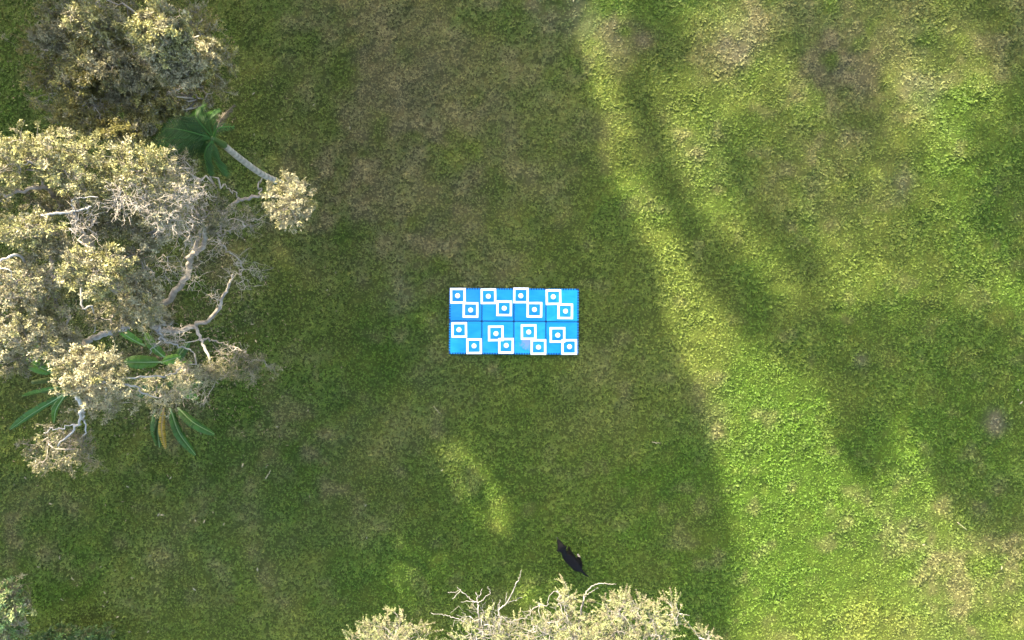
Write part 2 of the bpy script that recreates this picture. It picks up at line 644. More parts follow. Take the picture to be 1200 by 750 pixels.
LB([T, (198, 350, 2.8), (218, 324, 3.2), (224, 303, 3.5), (237, 291, 3.8), (240, 275, 4.1), (232, 250, 4.6)], .072, .03)
LB([(224, 303, 3.5), (233, 274, 3.8), (253, 259, 3.9), (268, 247, 4.0), (283, 233, 4.1), (309, 230, 4.2), (332, 233, 4.3)], .04, .022)
LB([T, (200, 388, 2.5), (227, 382, 2.7), (250, 371, 2.9), (261, 350, 3.1), (268, 335, 3.2), (273, 322, 3.3)], .066, .016)
LB([(228, 382, 2.7), (237, 400, 2.85), (245, 418, 2.95), (250, 430, 3.0)], .034, .018, PALE, .008)
LB([(236, 398, 2.8), (250, 400, 2.7), (264, 403, 2.7), (288, 412, 2.8)], .022, .009)
LB([T, (144, 384, 2.4), (118, 392, 2.6), (95, 400, 3.0), (70, 395, 3.8), (45, 388, 4.8)], .088, .03, PALE * .85)
LB([T, (142, 345, 3.), (110, 320, 4), (80, 300, 4.8), (50, 290, 5.3)], .095, .04)
LB([(110, 320, 4), (106, 290, 4.2), (98, 275, 4.6), (90, 250, 5.0), (95, 205, 5.5)], .085, .03)
LB([(98, 275, 4.6), (67, 233, 5.2), (43, 219, 5.6), (8, 231, 5.7)], .05, .02)
LB([(142, 335, 3.3), (141, 311, 4.2), (156, 300, 4.6), (171, 292, 4.8), (185, 270, 5.1), (195, 240, 5.3)], .06, .025)
LB([(98, 275, 4.6), (130, 240, 5.2), (160, 205, 5.6)], .045, .02)
LB([T, (169, 374, 3.2), (185, 383, 3.5), (189, 394, 3.5), (201, 403, 3.4), (216, 408, 3.3), (228, 414, 3.2)], .04, .008, PALE)
LB([(189, 394, 3.5), (184, 402, 3.5), (178, 408, 3.4), (176, 415, 3.4)], .014, .005, PALE)
LB([(268, 247, 4), (258, 265, 3.9), (256, 280, 3.8), (261, 288, 3.7), (271, 297, 3.6), (283, 309, 3.5), (281, 322, 3.4)], .02, .011)
LB([(283, 233, 4.1), (270, 222, 4.2), (262, 216, 4.3)], .014, .006)
LB([(309, 230, 4.2), (303, 219, 4.2), (307, 209, 4.2)], .02, .009)
LB([(259, 275, 3.9), (272, 270, 3.9), (285, 266, 3.9), (303, 262, 3.9)], .014, .006)
LB([(95, 400, 3.0), (106, 418, 3.6), (108, 440, 4.5), (104, 452, 4.8)], .055, .03)
LB([(104, 452, 4.8), (92, 463, 5.1), (95, 483, 4.8), (88, 500, 4.6), (67, 523, 4.4)], .036, .012, PALE)
LB([(95, 480, 4.8), (98, 495, 4.5), (98, 517, 4.2)], .018, .008, PALE)
LB([(90, 497, 4.6), (74, 502, 4.6), (60, 503, 4.5), (52, 508, 4.5)], .013, .006, PALE)
LB([(108, 440, 4.5), (130, 443, 4.7), (153, 443, 4.4), (185, 441, 4.1), (200, 439, 4.0), (212, 430, 3.9)], .026, .008, PALE)
LB([(112, 447, 4.5), (150, 450, 4.4), (170, 462, 4.2), (188, 466, 4.0)], .024, .008, PALE)
LB([(90, 245, 5.1), (86, 248, 5.75), (64, 250, 5.95), (48, 252, 6.0)], .02, .012, PALE, .006)
LB([(86, 248, 5.75), (95, 246, 5.85), (107, 242, 5.85)], .016, .009, PALE, .006)
LB([(86, 246, 5.8), (85, 234, 5.85), (96, 232, 5.85), (115, 231, 5.85)], .010, .006, PALE, .006)
LB([(87, 247, 5.75), (92, 262, 5.7), (99, 274, 5.5)], .010, .008, PALE)
LB([(95, 330, 4.3), (97, 360, 4.3), (107, 359, 4.3), (112, 373, 4.0), (110, 390, 3.6)], .02, .009, PALE, .008)
LB([(60, 300, 5.2), (63, 340, 5.2), (71, 369, 5.0), (83, 369, 4.9)], .03, .016)
LB([(40, 320, 5.3), (20, 298, 5.8), (0, 306, 5.85), (-20, 315, 5.9)], .022, .012, PALE, .008)
LB([(-20, 312, 5.8), (10, 316, 5.9), (14, 328, 5.8)], .011, .006, PALE, .006)

YO = [OLIVE * 1.2, OLIVE * 1.5, CREAM, OLIVE]
CR = [CREAM, CREAM * 1.15, CREAM * .9 + OLIVE * .2, OLIVE]
DU = [DULL, DULL * 1.2, DULL * .8, CREAM * .6]
TW = LILAC * 1.25
# px, py, z, rx, ry, tips, leaves per tip, colours
CL = [(38, 182, 5.8, 58, 36, 210, 13, YO), (95, 196, 5.8, 36, 40, 150, 12, YO), (160, 196, 5.7, 42, 34, 190, 12, YO),
      (192, 232, 5.5, 34, 42, 260, 4, CR), (176, 268, 5.2, 38, 24, 150, 9, CR), (30, 268, 5.8, 36, 24, 130, 11, YO),
      (22, 328, 5.6, 44, 30, 160, 10, CR), (62, 285, 5.5, 26, 18, 80, 8, CR), (110, 318, 5.7, 40, 32, 210, 13, YO),
      (166, 350, 5.0, 26, 30, 150, 13, CR), (28, 384, 5.4, 52, 36, 240, 13, CR), (75, 405, 5.0, 26, 20, 80, 11, CR),
      (106, 438, 5.4, 42, 36, 260, 14, CR), (125, 372, 4.0, 28, 22, 80, 8, DU), (341, 236, 4.6, 30, 32, 200, 12, CR),
      (75, 528, 4.2, 46, 32, 220, 7, DU), (120, 470, 4.6, 35, 22, 100, 8, CR), (186, 458, 4.0, 38, 26, 120, 7, CR),
      (248, 436, 3.0, 16, 16, 60, 9, CR), (282, 430, 3.0, 40, 20, 150, 7, DU), (240, 250, 4.6, 34, 28, 130, 7, DU),
      (285, 258, 4.0, 32, 22, 70, 4, DU), (130, 232, 5.4, 30, 30, 120, 11, YO), (120, 262, 5.4, 30, 20, 90, 9, DU),
      (12, 425, 5.0, 34, 22, 90, 8, DU), (205, 190, 5.0, 22, 20, 60, 4, DU), (150, 300, 5.0, 26, 18, 70, 6, DU),
      (45, 350, 5.3, 30, 20, 90, 10, YO), (215, 440, 3.6, 20, 22, 60, 6, CR), (60, 235, 5.3, 34, 18, 80, 8, DU),
      (164, 370, 3.7, 24, 14, 70, 10, CR), (140, 378, 3.4, 18, 9, 40, 7, DU), (178, 362, 3.9, 16, 12, 50, 10, CR),
      (-20, 220, 5.8, 30, 50, 130, 10, YO), (-30, 350, 5.5, 34, 60, 150, 10, CR)]
for i, (a, b, z, rx, ry, n, lv, cs) in enumerate(CL):
    clump(tree, AN, a, b, z, rx, ry, n, lv, cs, seed=i, twig=LILAC * (1.3 if lv < 6 else 1.0))
clump(tree, AN, 190, 371, 3.0, 18, 9, 60, 8, DU, seed=61, rad=.008)
# bare, twiggy growth
for i, (a, b, z, rx, ry, n) in enumerate([(186, 376, 2.9, 18, 10, 70), (288, 318, 3.5, 28, 26, 90), (228, 328, 3.6, 20, 24, 60), (236, 292, 3.9, 18, 16, 34), (200, 240, 5.6, 36, 42, 340),
                                         (196, 396, 3.3, 26, 18, 150), (180, 325, 4.6, 30, 22, 130), (98, 262, 5.7, 22, 26, 110), (22, 345, 5.5, 30, 16, 90),
                                         (250, 350, 3.3, 12, 20, 34), (270, 410, 2.9, 26, 12, 50), (65, 520, 4.1, 20, 16, 40), (270, 262, 4.0, 32, 22, 80),
                                         (150, 235, 5.8, 30, 26, 170), (232, 468, 3.2, 20, 10, 26), (60, 320, 5.4, 26, 16, 80), (215, 270, 4.8, 26, 32, 140), (250, 285, 3.9, 22, 24, 60), (225, 225, 5.0, 26, 26, 120)]):
    clump(tree, AN, a, b, z, rx, ry, n, 0, CR, seed=70 + i, twig=LILAC * 1.35, rad=.008, wig=.18)

# ---- the tree in the top left corner
tree = tag(empty('olive_tree', at(205, 130)), 'thin-crowned olive tree in the top left corner with one bright yellowish patch', 'tree')
AN = []
T2 = (150, 95, 1.9)
AN.append(limb(tree, 'trunk', [(208, 130, -.05), (190, 118, .8), T2], .13, .09, GREY, .02, 10))
for pts, r0, r1, cl in [([T2, (120, 90, 2.6), (85, 70, 3.2), (55, 50, 3.6)], .06, .02, GREY),
                        ([T2, (165, 75, 2.8), (185, 60, 3.4), (195, 40, 3.9)], .055, .018, PALE),
                        ([T2, (185, 90, 2.7), (215, 85, 3.3), (240, 70, 3.6)], .05, .016, GREY),
                        ([T2, (140, 60, 2.8), (120, 30, 3.5), (115, 0, 3.8)], .05, .018, GREY),
                        ([T2, (125, 115, 2.8), (107, 110, 3.5), (95, 128, 3.5)], .035, .012, PALE),
                        ([(107, 110, 3.5), (109, 122, 3.5), (113, 136, 3.4)], .016, .008, PALE),
                        ([(122, 60, 3.), (130, 45, 3.5), (152, 40, 3.6), (160, 32, 3.7)], .018, .008, PALE),
                        ([(85, 70, 3.2), (65, 85, 3.4), (45, 100, 3.4)], .03, .012, GREY),
                        ([(215, 85, 3.3), (225, 105, 3.3), (235, 125, 3.2)], .025, .01, GREY)]:
    AN.append(limb(tree, 'limb', pts, r0, r1, cl, .016))
OD = DULL * np.array([1.5, 1.42, 1.0])
DU = [OD, OD * 1.25, OD * .8, CREAM * .9]
YB = [OLIVE * 1.35, OLIVE * 1.6, CREAM * 1.1]  # yellow leaf tints, raised to brighten the sunlit patch by colour
CL = [(62, 55, 3.5, 40, 36, 171, 9, DU), (108, 24, 4.7, 28, 26, 121, 11, YB), (135, 65, 4.2, 32, 34, 131, 7, DU), (190, 44, 5.1, 32, 32, 384, 15, YB),
      (207, 76, 4.9, 32, 24, 263, 12, CR), (240, 55, 3.5, 30, 34, 141, 5, DU), (150, 120, 3.2, 46, 28, 162, 7, DU), (245, 105, 3.2, 26, 24, 90, 6, DU),
      (60, 105, 3.4, 34, 26, 121, 7, DU), (105, 120, 3.5, 30, 24, 111, 7, DU), (100, 75, 3.6, 34, 26, 131, 9, DU), (210, 120, 3.2, 34, 22, 111, 8, DU),
      (160, 10, 3.7, 34, 20, 101, 7, DU), (75, 10, 3.7, 30, 20, 101, 8, YB), (170, 90, 3.7, 24, 22, 90, 9, CR), (120, 150, 3.1, 30, 14, 70, 8, DU),
      (60, 42, 4.2, 20, 18, 90, 12, CR), (188, 122, 4.2, 26, 20, 150, 13, DU), (153, 154, 4.2, 28, 16, 150, 13, DU), (112, 146, 4.1, 26, 16, 150, 13, DU), (80, 140, 4.0, 20, 14, 90, 12, DU), (98, 98, 4.3, 26, 22, 150, 13, DU), (136, 80, 4.5, 30, 24, 200, 14, CR), (108, 70, 4.3, 26, 22, 150, 14, YB), (165, 88, 4.4, 22, 18, 120, 13, CR), (92, 88, 4.2, 20, 18, 90, 12, YB), (140, 102, 4.1, 20, 18, 90, 12, CR), (238, 62, 4.3, 18, 18, 90, 11, CR), (165, 132, 3.8, 20, 14, 80, 11, CR), (130, 30, 4.5, 18, 16, 80, 12, YB), (265, 75, 3.3, 16, 30, 60, 5, DU), (230, 20, 3.6, 22, 20, 70, 6, DU), (105, -30, 3.8, 80, 30, 202, 9, DU)]
for i, (a, b, z, rx, ry, n, lv, cs) in enumerate(CL):
    clump(tree, AN, a, b, z, rx, ry, n, lv, cs, seed=200 + i, twig=LILAC * 1.25, leaf=(.030, .054))

# ---- the pale tree at the bottom edge
tree = tag(empty('pale_tree', at(640, 880)), 'pale cream tree top with finger-like sprigs and bare white twigs at the bottom edge', 'tree')
AN = []
T3 = (630, 850, 3.0)
AN.append(limb(tree, 'trunk', [(640, 880, -.05), (636, 865, 1.4), T3], .16, .11, GREY, .02, 10))
WT = PALE * .62
for pts, r0, r1 in [([T3, (590, 800, 4.0), (566, 747, 4.8), (561, 720, 5.0), (560, 707, 5.0), (558, 694, 5.0)], .05, .009),
                    ([(560, 707, 5.0), (550, 700, 5.0), (540, 692, 5.0), (533, 694, 5.0), (525, 694, 5.0)], .012, .005),
                    ([(540, 692, 5.), (536, 688, 5.)], .006, .004), ([(539, 693, 5.), (530, 702, 5.)], .007, .004),
                    ([(560, 707, 5.), (567, 702, 5.), (574, 695, 5.), (572, 687, 5.)], .011, .006),
                    ([(560, 705, 5.), (548, 705, 5.), (540, 706, 5.)], .008, .004), ([(561, 701, 5.), (565, 690, 5.)], .006, .004),
                    ([T3, (600, 790, 4.1), (586, 747, 4.9), (587, 725, 5.0), (584, 714, 5.), (593, 707, 5.), (604, 686, 5.1), (609, 677, 5.1), (611, 668, 5.1)], .045, .005),
                    ([(593, 707, 5.), (602, 704, 5.), (612, 700, 5.)], .008, .004), ([(584, 714, 5.), (586, 702, 5.)], .006, .004), ([(593, 706, 5.), (594, 694, 5.)], .006, .004),
                    ([(587, 722, 5.), (597, 729, 5.), (606, 726, 5.), (615, 724, 5.), (622, 717, 5.), (628, 710, 5.)], .014, .005),
                    ([(575, 745, 4.8), (540, 727, 5.0), (527, 722, 5.), (516, 720, 5.), (505, 718, 5.)], .014, .005),
                    ([T3, (655, 790, 4.1), (676, 735, 4.9), (683, 708, 5.1), (685, 697, 5.1), (693, 688, 5.1), (702, 684, 5.2), (712, 684, 5.2), (722, 685, 5.2)], .045, .005),
                    ([(684, 700, 5.1), (694, 693, 5.1), (701, 689, 5.1)], .008, .004),
                    ([(645, 745, 4.9), (633, 722, 5.0), (633, 709, 5.), (641, 710, 5.), (644, 698, 5.), (654, 691, 5.)], .016, .006),
                    ([(635, 709, 5.), (626, 712, 5.), (620, 722, 5.)], .009, .005), ([(634, 708, 5.), (630, 706, 5.)], .006, .004),
                    ([T3, (720, 800, 4.0), (760, 740, 4.7), (775, 724, 4.8), (784, 720, 4.8), (792, 716, 4.8)], .04, .006),
                    ([(790, 717, 4.8), (800, 722, 4.8), (810, 735, 4.7), (819, 747, 4.7)], .008, .005), ([(795, 719, 4.8), (808, 721, 4.8)], .005, .003),
                    ([T3, (540, 800, 4.2), (480, 760, 4.8), (455, 740, 5.0)], .04, .012), ([T3, (690, 780, 4.4), (735, 720, 5.0)], .04, .014)]:
    AN.append(limb(tree, 'limb', pts, max(.005, r0 * .36), max(.0025, r1 * .5), WT, .006, 6))
SP = [SILVER * 1.0 + CREAM * .2, CREAM * .62, CREAM * .4 + SILVER * .6]
CL = [(455, 742, 5.0, 34, 16, 80, 34), (478, 758, 4.9, 34, 18, 80, 34), (560, 745, 5.1, 30, 24, 90, 30), (600, 755, 5.0, 26, 18, 70, 30), (640, 740, 5.1, 24, 20, 64, 32),
      (666, 712, 5.2, 14, 18, 44, 34), (690, 745, 5.2, 28, 22, 90, 34), (730, 722, 5.3, 28, 20, 100, 36), (765, 737, 5.1, 28, 22, 90, 34), (715, 755, 5.2, 50, 20, 140, 34),
      (792, 717, 4.9, 10, 10, 16, 28), (830, 760, 4.8, 26, 16, 40, 30), (430, 755, 4.9, 24, 18, 50, 34),
      (620, 800, 4.8, 110, 30, 260, 26), (520, 810, 4.6, 80, 34, 160, 26), (740, 800, 4.9, 80, 34, 180, 26)]
for i, (a, b, z, rx, ry, n, lv) in enumerate(CL):
    clump(tree, AN, a, b, z, rx, ry, n, lv, SP, seed=300 + i, twig=WT * .85, sprig=True, rad=.014, wig=.1, rz=.45)
clump(tree, AN, 640, 735, 5.1, 60, 26, 90, 0, SP, seed=391, twig=WT, rad=.01, wig=.25)
clump(tree, AN, 570, 725, 5.0, 44, 22, 60, 0, SP, seed=392, twig=WT, rad=.01, wig=.25)

# ---- shrubs in the bottom left corner
for (bx, by, name, lab, cls, cset) in [
        (-10, 735, 'leafy_shrub', 'sunlit silvery green shrub at the left edge of the bottom left corner',
         [(6, 712, 1.7, 24, 24, 130, 9), (10, 738, 1.3, 22, 20, 90, 8), (-25, 725, 1.6, 30, 40, 120, 8), (6, 690, 1.7, 10, 10, 40, 8), (20, 722, 1.0, 10, 12, 34, 7)],
         [SILVER * np.array([1.2, 1.6, 1.3]), SILVER * 1.7, CREAM * .9]),  # leaf colours brightened in place of sunlight that misses the shrub
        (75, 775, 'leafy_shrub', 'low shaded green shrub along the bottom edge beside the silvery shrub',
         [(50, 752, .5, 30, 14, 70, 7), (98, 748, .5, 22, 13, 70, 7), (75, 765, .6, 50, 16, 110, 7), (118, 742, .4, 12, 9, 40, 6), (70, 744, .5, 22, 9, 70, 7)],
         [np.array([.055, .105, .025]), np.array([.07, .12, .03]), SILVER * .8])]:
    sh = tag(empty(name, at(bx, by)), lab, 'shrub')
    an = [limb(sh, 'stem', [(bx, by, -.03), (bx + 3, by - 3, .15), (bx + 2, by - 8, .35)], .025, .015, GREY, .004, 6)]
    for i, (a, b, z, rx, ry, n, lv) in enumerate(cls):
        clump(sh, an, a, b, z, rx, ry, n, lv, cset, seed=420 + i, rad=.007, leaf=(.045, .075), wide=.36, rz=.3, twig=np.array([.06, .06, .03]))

# ---- the palm
palm = tag(empty('palm_tree', at(348, 222)), 'slim palm with dark green fronds and a ringed grey trunk at the clump edge', 'palm')
g = Geo()
S = spline([at(348, 222, -.05), at(331, 215, .9), at(307, 204, 1.9), at(283, 187, 2.9), at(262, 170, 3.6)], 16)
u = np.linspace(0, 1, len(S))
rad = .056 - .012 * u + .004 * np.sin(np.arange(len(S)) * 2.1)
cc = np.repeat(np.array([.25, .225, .18]) * (1 + .3 * np.sin(np.arange(len(S)) * 2.1)[:, None]), 10, 0)
tube(g, S, rad, 10, np.concatenate([cc, cc[:2]]))
g.obj('trunk', M_BARK, palm)
g = Geo()
tube(g, spline([S[-1], at(255, 166, 3.85), at(249, 162, 4.1)], 4), np.linspace(.055, .03, 9), 8, np.array([.06, .10, .03]))
g.obj('crownshaft', M_PALM, palm)


def frond(tipx, tipy, tz, bow, wid, col, dead=False, n=32):
    b = at(250, 162, 4.05)
    t = at(tipx, tipy, tz)
    mid = (b + t) / 2 + np.array([0, 0, bow])
    S = spline([b, mid, t], 10)
    fr = Geo()
    rk = Geo()
    tube(rk, S, np.linspace(.016, .004, len(S)), 5, col * 1.6)
    L = np.linalg.norm(t - b)
    for sgn in (-1, 1):
        for k in range(n):
            q = .12 + .86 * (k + R.uniform(0, .6)) / n
            f = q * (len(S) - 1)
            i = min(int(f), len(S) - 2)
            p = S[i] + (S[i + 1] - S[i]) * (f - i)
            ax = nrm(S[i + 1] - S[i])
            sd = nrm(np.cross(ax, [0, 0, 1])) * sgn
            ln = wid * (math.sin(math.pi * min(1, q * .85 + .12)) ** .6) * R.uniform(.85, 1.1)
            if dead: ln *= R.uniform(.3, 1)
            d1 = nrm(sd + ax * .75 + np.array([0, 0, .10]))
            d2 = nrm(sd * .8 + ax * .9 + np.array([0, 0, -.45 if not dead else -.2]))
            w = .0055 if not dead else .006
            e = nrm(np.cross(d1, [0, 0, 1])) * w
            m = p + d1 * ln * .5
            up = np.array([0, 0, .006])
            V = [p - e * .5, p + e * .5, m + e, m - e, m + up, m + d2 * ln * .55]
            fr.add(V, None, [[0, 4, 3], [0, 1, 4], [1, 2, 4], [3, 4, 5], [4, 2, 5]], col * R.uniform(.75, 1.3))
    o = fr.obj('frond', M_PALM, palm, smooth=False)
    rk.obj('rachis', M_PALM, o)


PG = np.array([.024, .062, .010])
frond(178, 166, 4.15, .12, .26, PG)
frond(192, 178, 3.9, .15, .24, PG * .85)
frond(190, 150, 4.2, .15, .24, PG)
frond(262, 206, 3.3, .25, .30, PG * 1.3)
frond(244, 204, 3.5, .2, .24, PG * 1.1)
frond(208, 146, 3.9, .22, .26, PG)
frond(230, 128, 4.0, .25, .28, PG * .9)
frond(252, 128, 3.8, .2, .22, PG * .9)
frond(206, 190, 3.3, .2, .26, PG * .8)
frond(275, 148, 4.2, .2, .10, PG * 1.5, n=14)
fr_d = frond(275, 122, 3.7, .1, .14, np.array([.060, .048, .032]), True, 24)

# ---- banana-like plants under the big tree
M_MID = plain_mat('pale midrib', (.16, .22, .08), .45)


def banana_leaf(parent, b, t, bow, wid, col, seed, roll=0.0, dead=False):
    rng = np.random.default_rng(seed)
    b, t = at(*b), at(*t)
    S = spline([b, (b + t) / 2 + np.array([0, 0, bow]), t], 9)
    k = len(S)
    u = np.linspace(0, 1, k)
    w = wid * .68 * np.clip(np.sin(math.pi * np.clip(u * .93 + .05, 0, 1)) ** .55, .05, 1) * (u > .08)
    ax = nrm(np.gradient(S, axis=0))
    sd = nrm(np.cross(ax, [0, 0, 1]))
    up = np.cross(sd, ax)
    sd2 = sd * math.cos(roll) + up * math.sin(roll)
    up2 = -sd * math.sin(roll) + up * math.cos(roll)
    g = Geo()
    for sgn in (-1, 1):
        lift = np.array([0, .34, .30, .12, -.10])
        for a in range(k - 1):
            # each strip between side veins, some torn apart
            gap = .16 if rng.random() < (.3 if not dead else .7) else 0.0
            q0, q1 = a / (k - 1), (a + 1) / (k - 1)
            V = []
            sag = rng.normal(0, .05)
            for i, fr in enumerate([0, .25, .5, .75, 1.]):
                for j, (ii, s_) in enumerate(((a, gap * fr), (a + 1, -gap * fr))):
                    p = S[ii] + ax[ii] * (s_ * np.linalg.norm(S[a + 1] - S[a]) + w[ii] * .25 * fr)
                    V.append(p + sd2[ii] * sgn * w[ii] * fr + up2[ii] * w[ii] * (lift[i] + sag * fr + .04 * math.sin(a * 2.2) * fr))
            Q = [[2 * i, 2 * i + 1, 2 * i + 3, 2 * i + 2] for i in range(4)]
            g.add(V, Q, None, col * rng.uniform(.8, 1.2))
    o = g.obj('leaf', M_BROAD, parent)
    m = Geo()
    tube(m, S + up2 * .006, np.linspace(.017, .005, k), 6)
    m.obj('midrib', M_MID if not dead else M_TAN, o)


M_TAN = plain_mat('dry midrib', (.22, .14, .05), .7)
BG = np.array([.050, .110, .012])
DG = np.array([.028, .070, .010])
for (cx, cy, lab, lv, st) in [
        (200, 448, 'broad-leaved plant under the tree with one yellow dead leaf among its green leaves',
         [((190, 424, 1.3), (146, 424, 1.5), .10, .17, BG, .1, 0), ((208, 478, .9), (251, 509, .8), .14, .14, DG * 1.2, .9, 0), ((199, 478, .9), (229, 533, .55), .16, .13, DG * 1.1, .9, 0),
          ((192, 478, .9), (194, 526, .5), .12, .085, np.array([.26, .17, .02]), .5, 1), ((182, 480, .8), (183, 522, .5), .14, .11, DG, -.8, 0), ((190, 480, .7), (187, 524, .4), .1, .1, DG * .8, .3, 0),
          ((210, 452, 1.2), (232, 467, 1.3), .1, .11, BG, .2, 0), ((205, 430, 1.3), (225, 426, 1.5), .08, .10, BG * 1.5, .2, 0), ((190, 425, 1.4), (212, 418, 1.5), .1, .12, BG * 1.4, 0, 0),
          ((170, 405, 1.3), (130, 374, 1.6), .15, .14, BG * 1.3, .4, 0), ((195, 440, 1.1), (225, 465, 1.0), .1, .13, DG, -.3, 0), ((185, 440, 1.0), (160, 468, .9), .1, .14, DG, .3, 0),
          ((205, 455, .8), (240, 448, .7), .1, .12, DG * .9, .2, 0), ((195, 420, 1.0), (170, 390, 1.2), .12, .13, BG, 0, 0), ((200, 440, .9), (222, 400, 1.0), .12, .13, DG, 0, 0)], 3),
        (85, 448, 'spiky plant with long pale-ribbed green leaves at the left under the tree',
         [((74, 462, 1.2), (12, 503, 1.0), .10, .13, DG * 1.3, 1.0, 0), ((68, 453, 1.2), (26, 464, 1.1), .1, .10, BG, 1.2, 0), ((64, 438, 1.2), (27, 416, 1.2), .10, .17, BG * 1.25, -.35, 0),
          ((68, 432, 1.2), (42, 397, 1.2), .1, .12, DG, -1.1, 0), ((76, 462, 1.1), (63, 495, .9), .1, .08, BG * .9, 1.1, 0), ((90, 440, 1.2), (75, 405, 1.4), .1, .14, DG, .2, 0),
          ((85, 455, 1.0), (60, 480, .7), .1, .12, DG, -.3, 0)], 2)]:
    pl = tag(empty('broad_leaf_plant', at(cx, cy)), lab, 'plant')
    for q in range(st):
        g = Geo()
        b0 = at(cx + 10 * (q - 1), cy + 5 * ((q * 2) % 3 - 1), -.03)
        tube(g, [b0, b0 + [0, 0, .5], b0 + [.03, 0, .95]], [.06, .05, .035], 8, np.array([.09, .12, .04]))
        g.obj('stalk', M_BROAD, pl)
    for i, (b, t, bow, wd, col, roll, dead) in enumerate(lv):
        banana_leaf(pl, b, t, bow, wd, col, 500 + i + cx, roll, bool(dead))

# ---------------------------------------------------------------- the foam mat
def mat_blue(name, col, seed, stain=0.0):
    m, nt, b, out = new_mat(name)
    N, Lk = nt.nodes, nt.links
    tc = N.new('ShaderNodeTexCoord')
    mp = N.new('ShaderNodeMapping')
    mp.inputs['Location'].default_value = (seed * 3.1, seed * 1.7, 0)
    mp.inputs['Scale'].default_value = (1, 2.4, 1)
    tx = N.new('ShaderNodeTexNoise')
    tx.inputs['Scale'].default_value = 3.2
    tx.inputs['Detail'].default_value = 5
    tx.inputs['Distortion'].default_value = .8
    Lk.new(tc.outputs['Object'], mp.inputs['Vector'])
    Lk.new(mp.outputs[0], tx.inputs['Vector'])
    cr = N.new('ShaderNodeValToRGB')
    cr.color_ramp.elements[0].position = .32
    cr.color_ramp.elements[1].position = .70
    cr.color_ramp.elements[0].color = (col[0] * .75, col[1] * .84, col[2] * .93, 1)
    cr.color_ramp.elements[1].color = (col[0] * 1.8 + .006, col[1] * 1.12, col[2] * 1.05, 1)
    Lk.new(tx.outputs['Fac'], cr.inputs['Fac'])
    c = cr.outputs['Color']
    if stain:
        gr = N.new('ShaderNodeVectorMath')
        gr.operation = 'DISTANCE'
        gr.inputs[1].default_value = (-.04, -.10, .0)
        Lk.new(tc.outputs['Object'], gr.inputs[0])
        t2 = N.new('ShaderNodeTexNoise')
        t2.inputs['Scale'].default_value = 24
        t2.inputs['Detail'].default_value = 4
        Lk.new(tc.outputs['Object'], t2.inputs['Vector'])
        a1 = N.new('ShaderNodeMath')
        a1.operation = 'MULTIPLY_ADD'
        a1.inputs[1].default_value = .30
        Lk.new(t2.outputs['Fac'], a1.inputs[0])
        Lk.new(gr.outputs['Value'], a1.inputs[2])
        mr = N.new('ShaderNodeMapRange')
        mr.inputs['From Min'].default_value = .30
        mr.inputs['From Max'].default_value = .20
        mr.inputs['To Max'].default_value = stain
        Lk.new(a1.outputs[0], mr.inputs['Value'])
        mx = N.new('ShaderNodeMixRGB')
        mx.inputs[2].default_value = (.17, .20, .32, 1)
        Lk.new(mr.outputs[0], mx.inputs[0])
        Lk.new(c, mx.inputs[1])
        c = mx.outputs[0]
    Lk.new(c, b.inputs['Base Color'])
    b.inputs['Roughness'].default_value = .5
    b.inputs['Specular IOR Level'].default_value = .15
    bp = N.new('ShaderNodeBump')
    bp.inputs['Distance'].default_value = .004
    bp.inputs['Strength'].default_value = .5
    Lk.new(tx.outputs['Fac'], bp.inputs['Height'])
    Lk.new(bp.outputs[0], b.inputs['Normal'])
    return m


MAT_Z0, MAT_Z1 = .030, .046
mat_c = np.array([(MX0 + MX1) / 2, (MY0 + MY1) / 2, MAT_Z0])
TW_, TH_ = (MX1 - MX0) / 4, (MY1 - MY0) / 2
mat = tag(empty('foam_mat', mat_c), 'bright blue interlocking foam floor mat lying on the grass', 'mat')
mat.rotation_euler = (0, 0, math.radians(-.35))
BLUES = [(0.008, 0.190, 0.427), (0.004, 0.207, 0.446), (0.003, 0.199, 0.456), (0.005, 0.243, 0.456), (0.006, 0.225, 0.456), (0.006, 0.225, 0.456), (0.007, 0.234, 0.456), (0.003, 0.199, 0.456)]
M_NAVY = plain_mat('dark blue lower sheet', (.006, .034, .12), .7, .2)


def tooth_edge(p, q, out, n, depth, phase, gap):
    """jigsaw edge from p to q; teeth stand out along 'out' on every other slot"""
    p, q, out = np.array(p), np.array(q), np.array(out)
    d = q - p
    L = np.linalg.norm(d)
    d = d / L
    pts = [p]
    s = L / (2 * n)
    for i in range(n):
        a = (2 * i + phase) * s + gap
        b = a + s - 2 * gap
        if a < s * .4 or b > L - s * .4: continue
        pts += [p + d * (a + .003) - out * gap, p + d * (a - .003) + out * (depth - gap), p + d * (b + .003) + out * (depth - gap), p + d * (b - .003) - out * gap]
    return pts


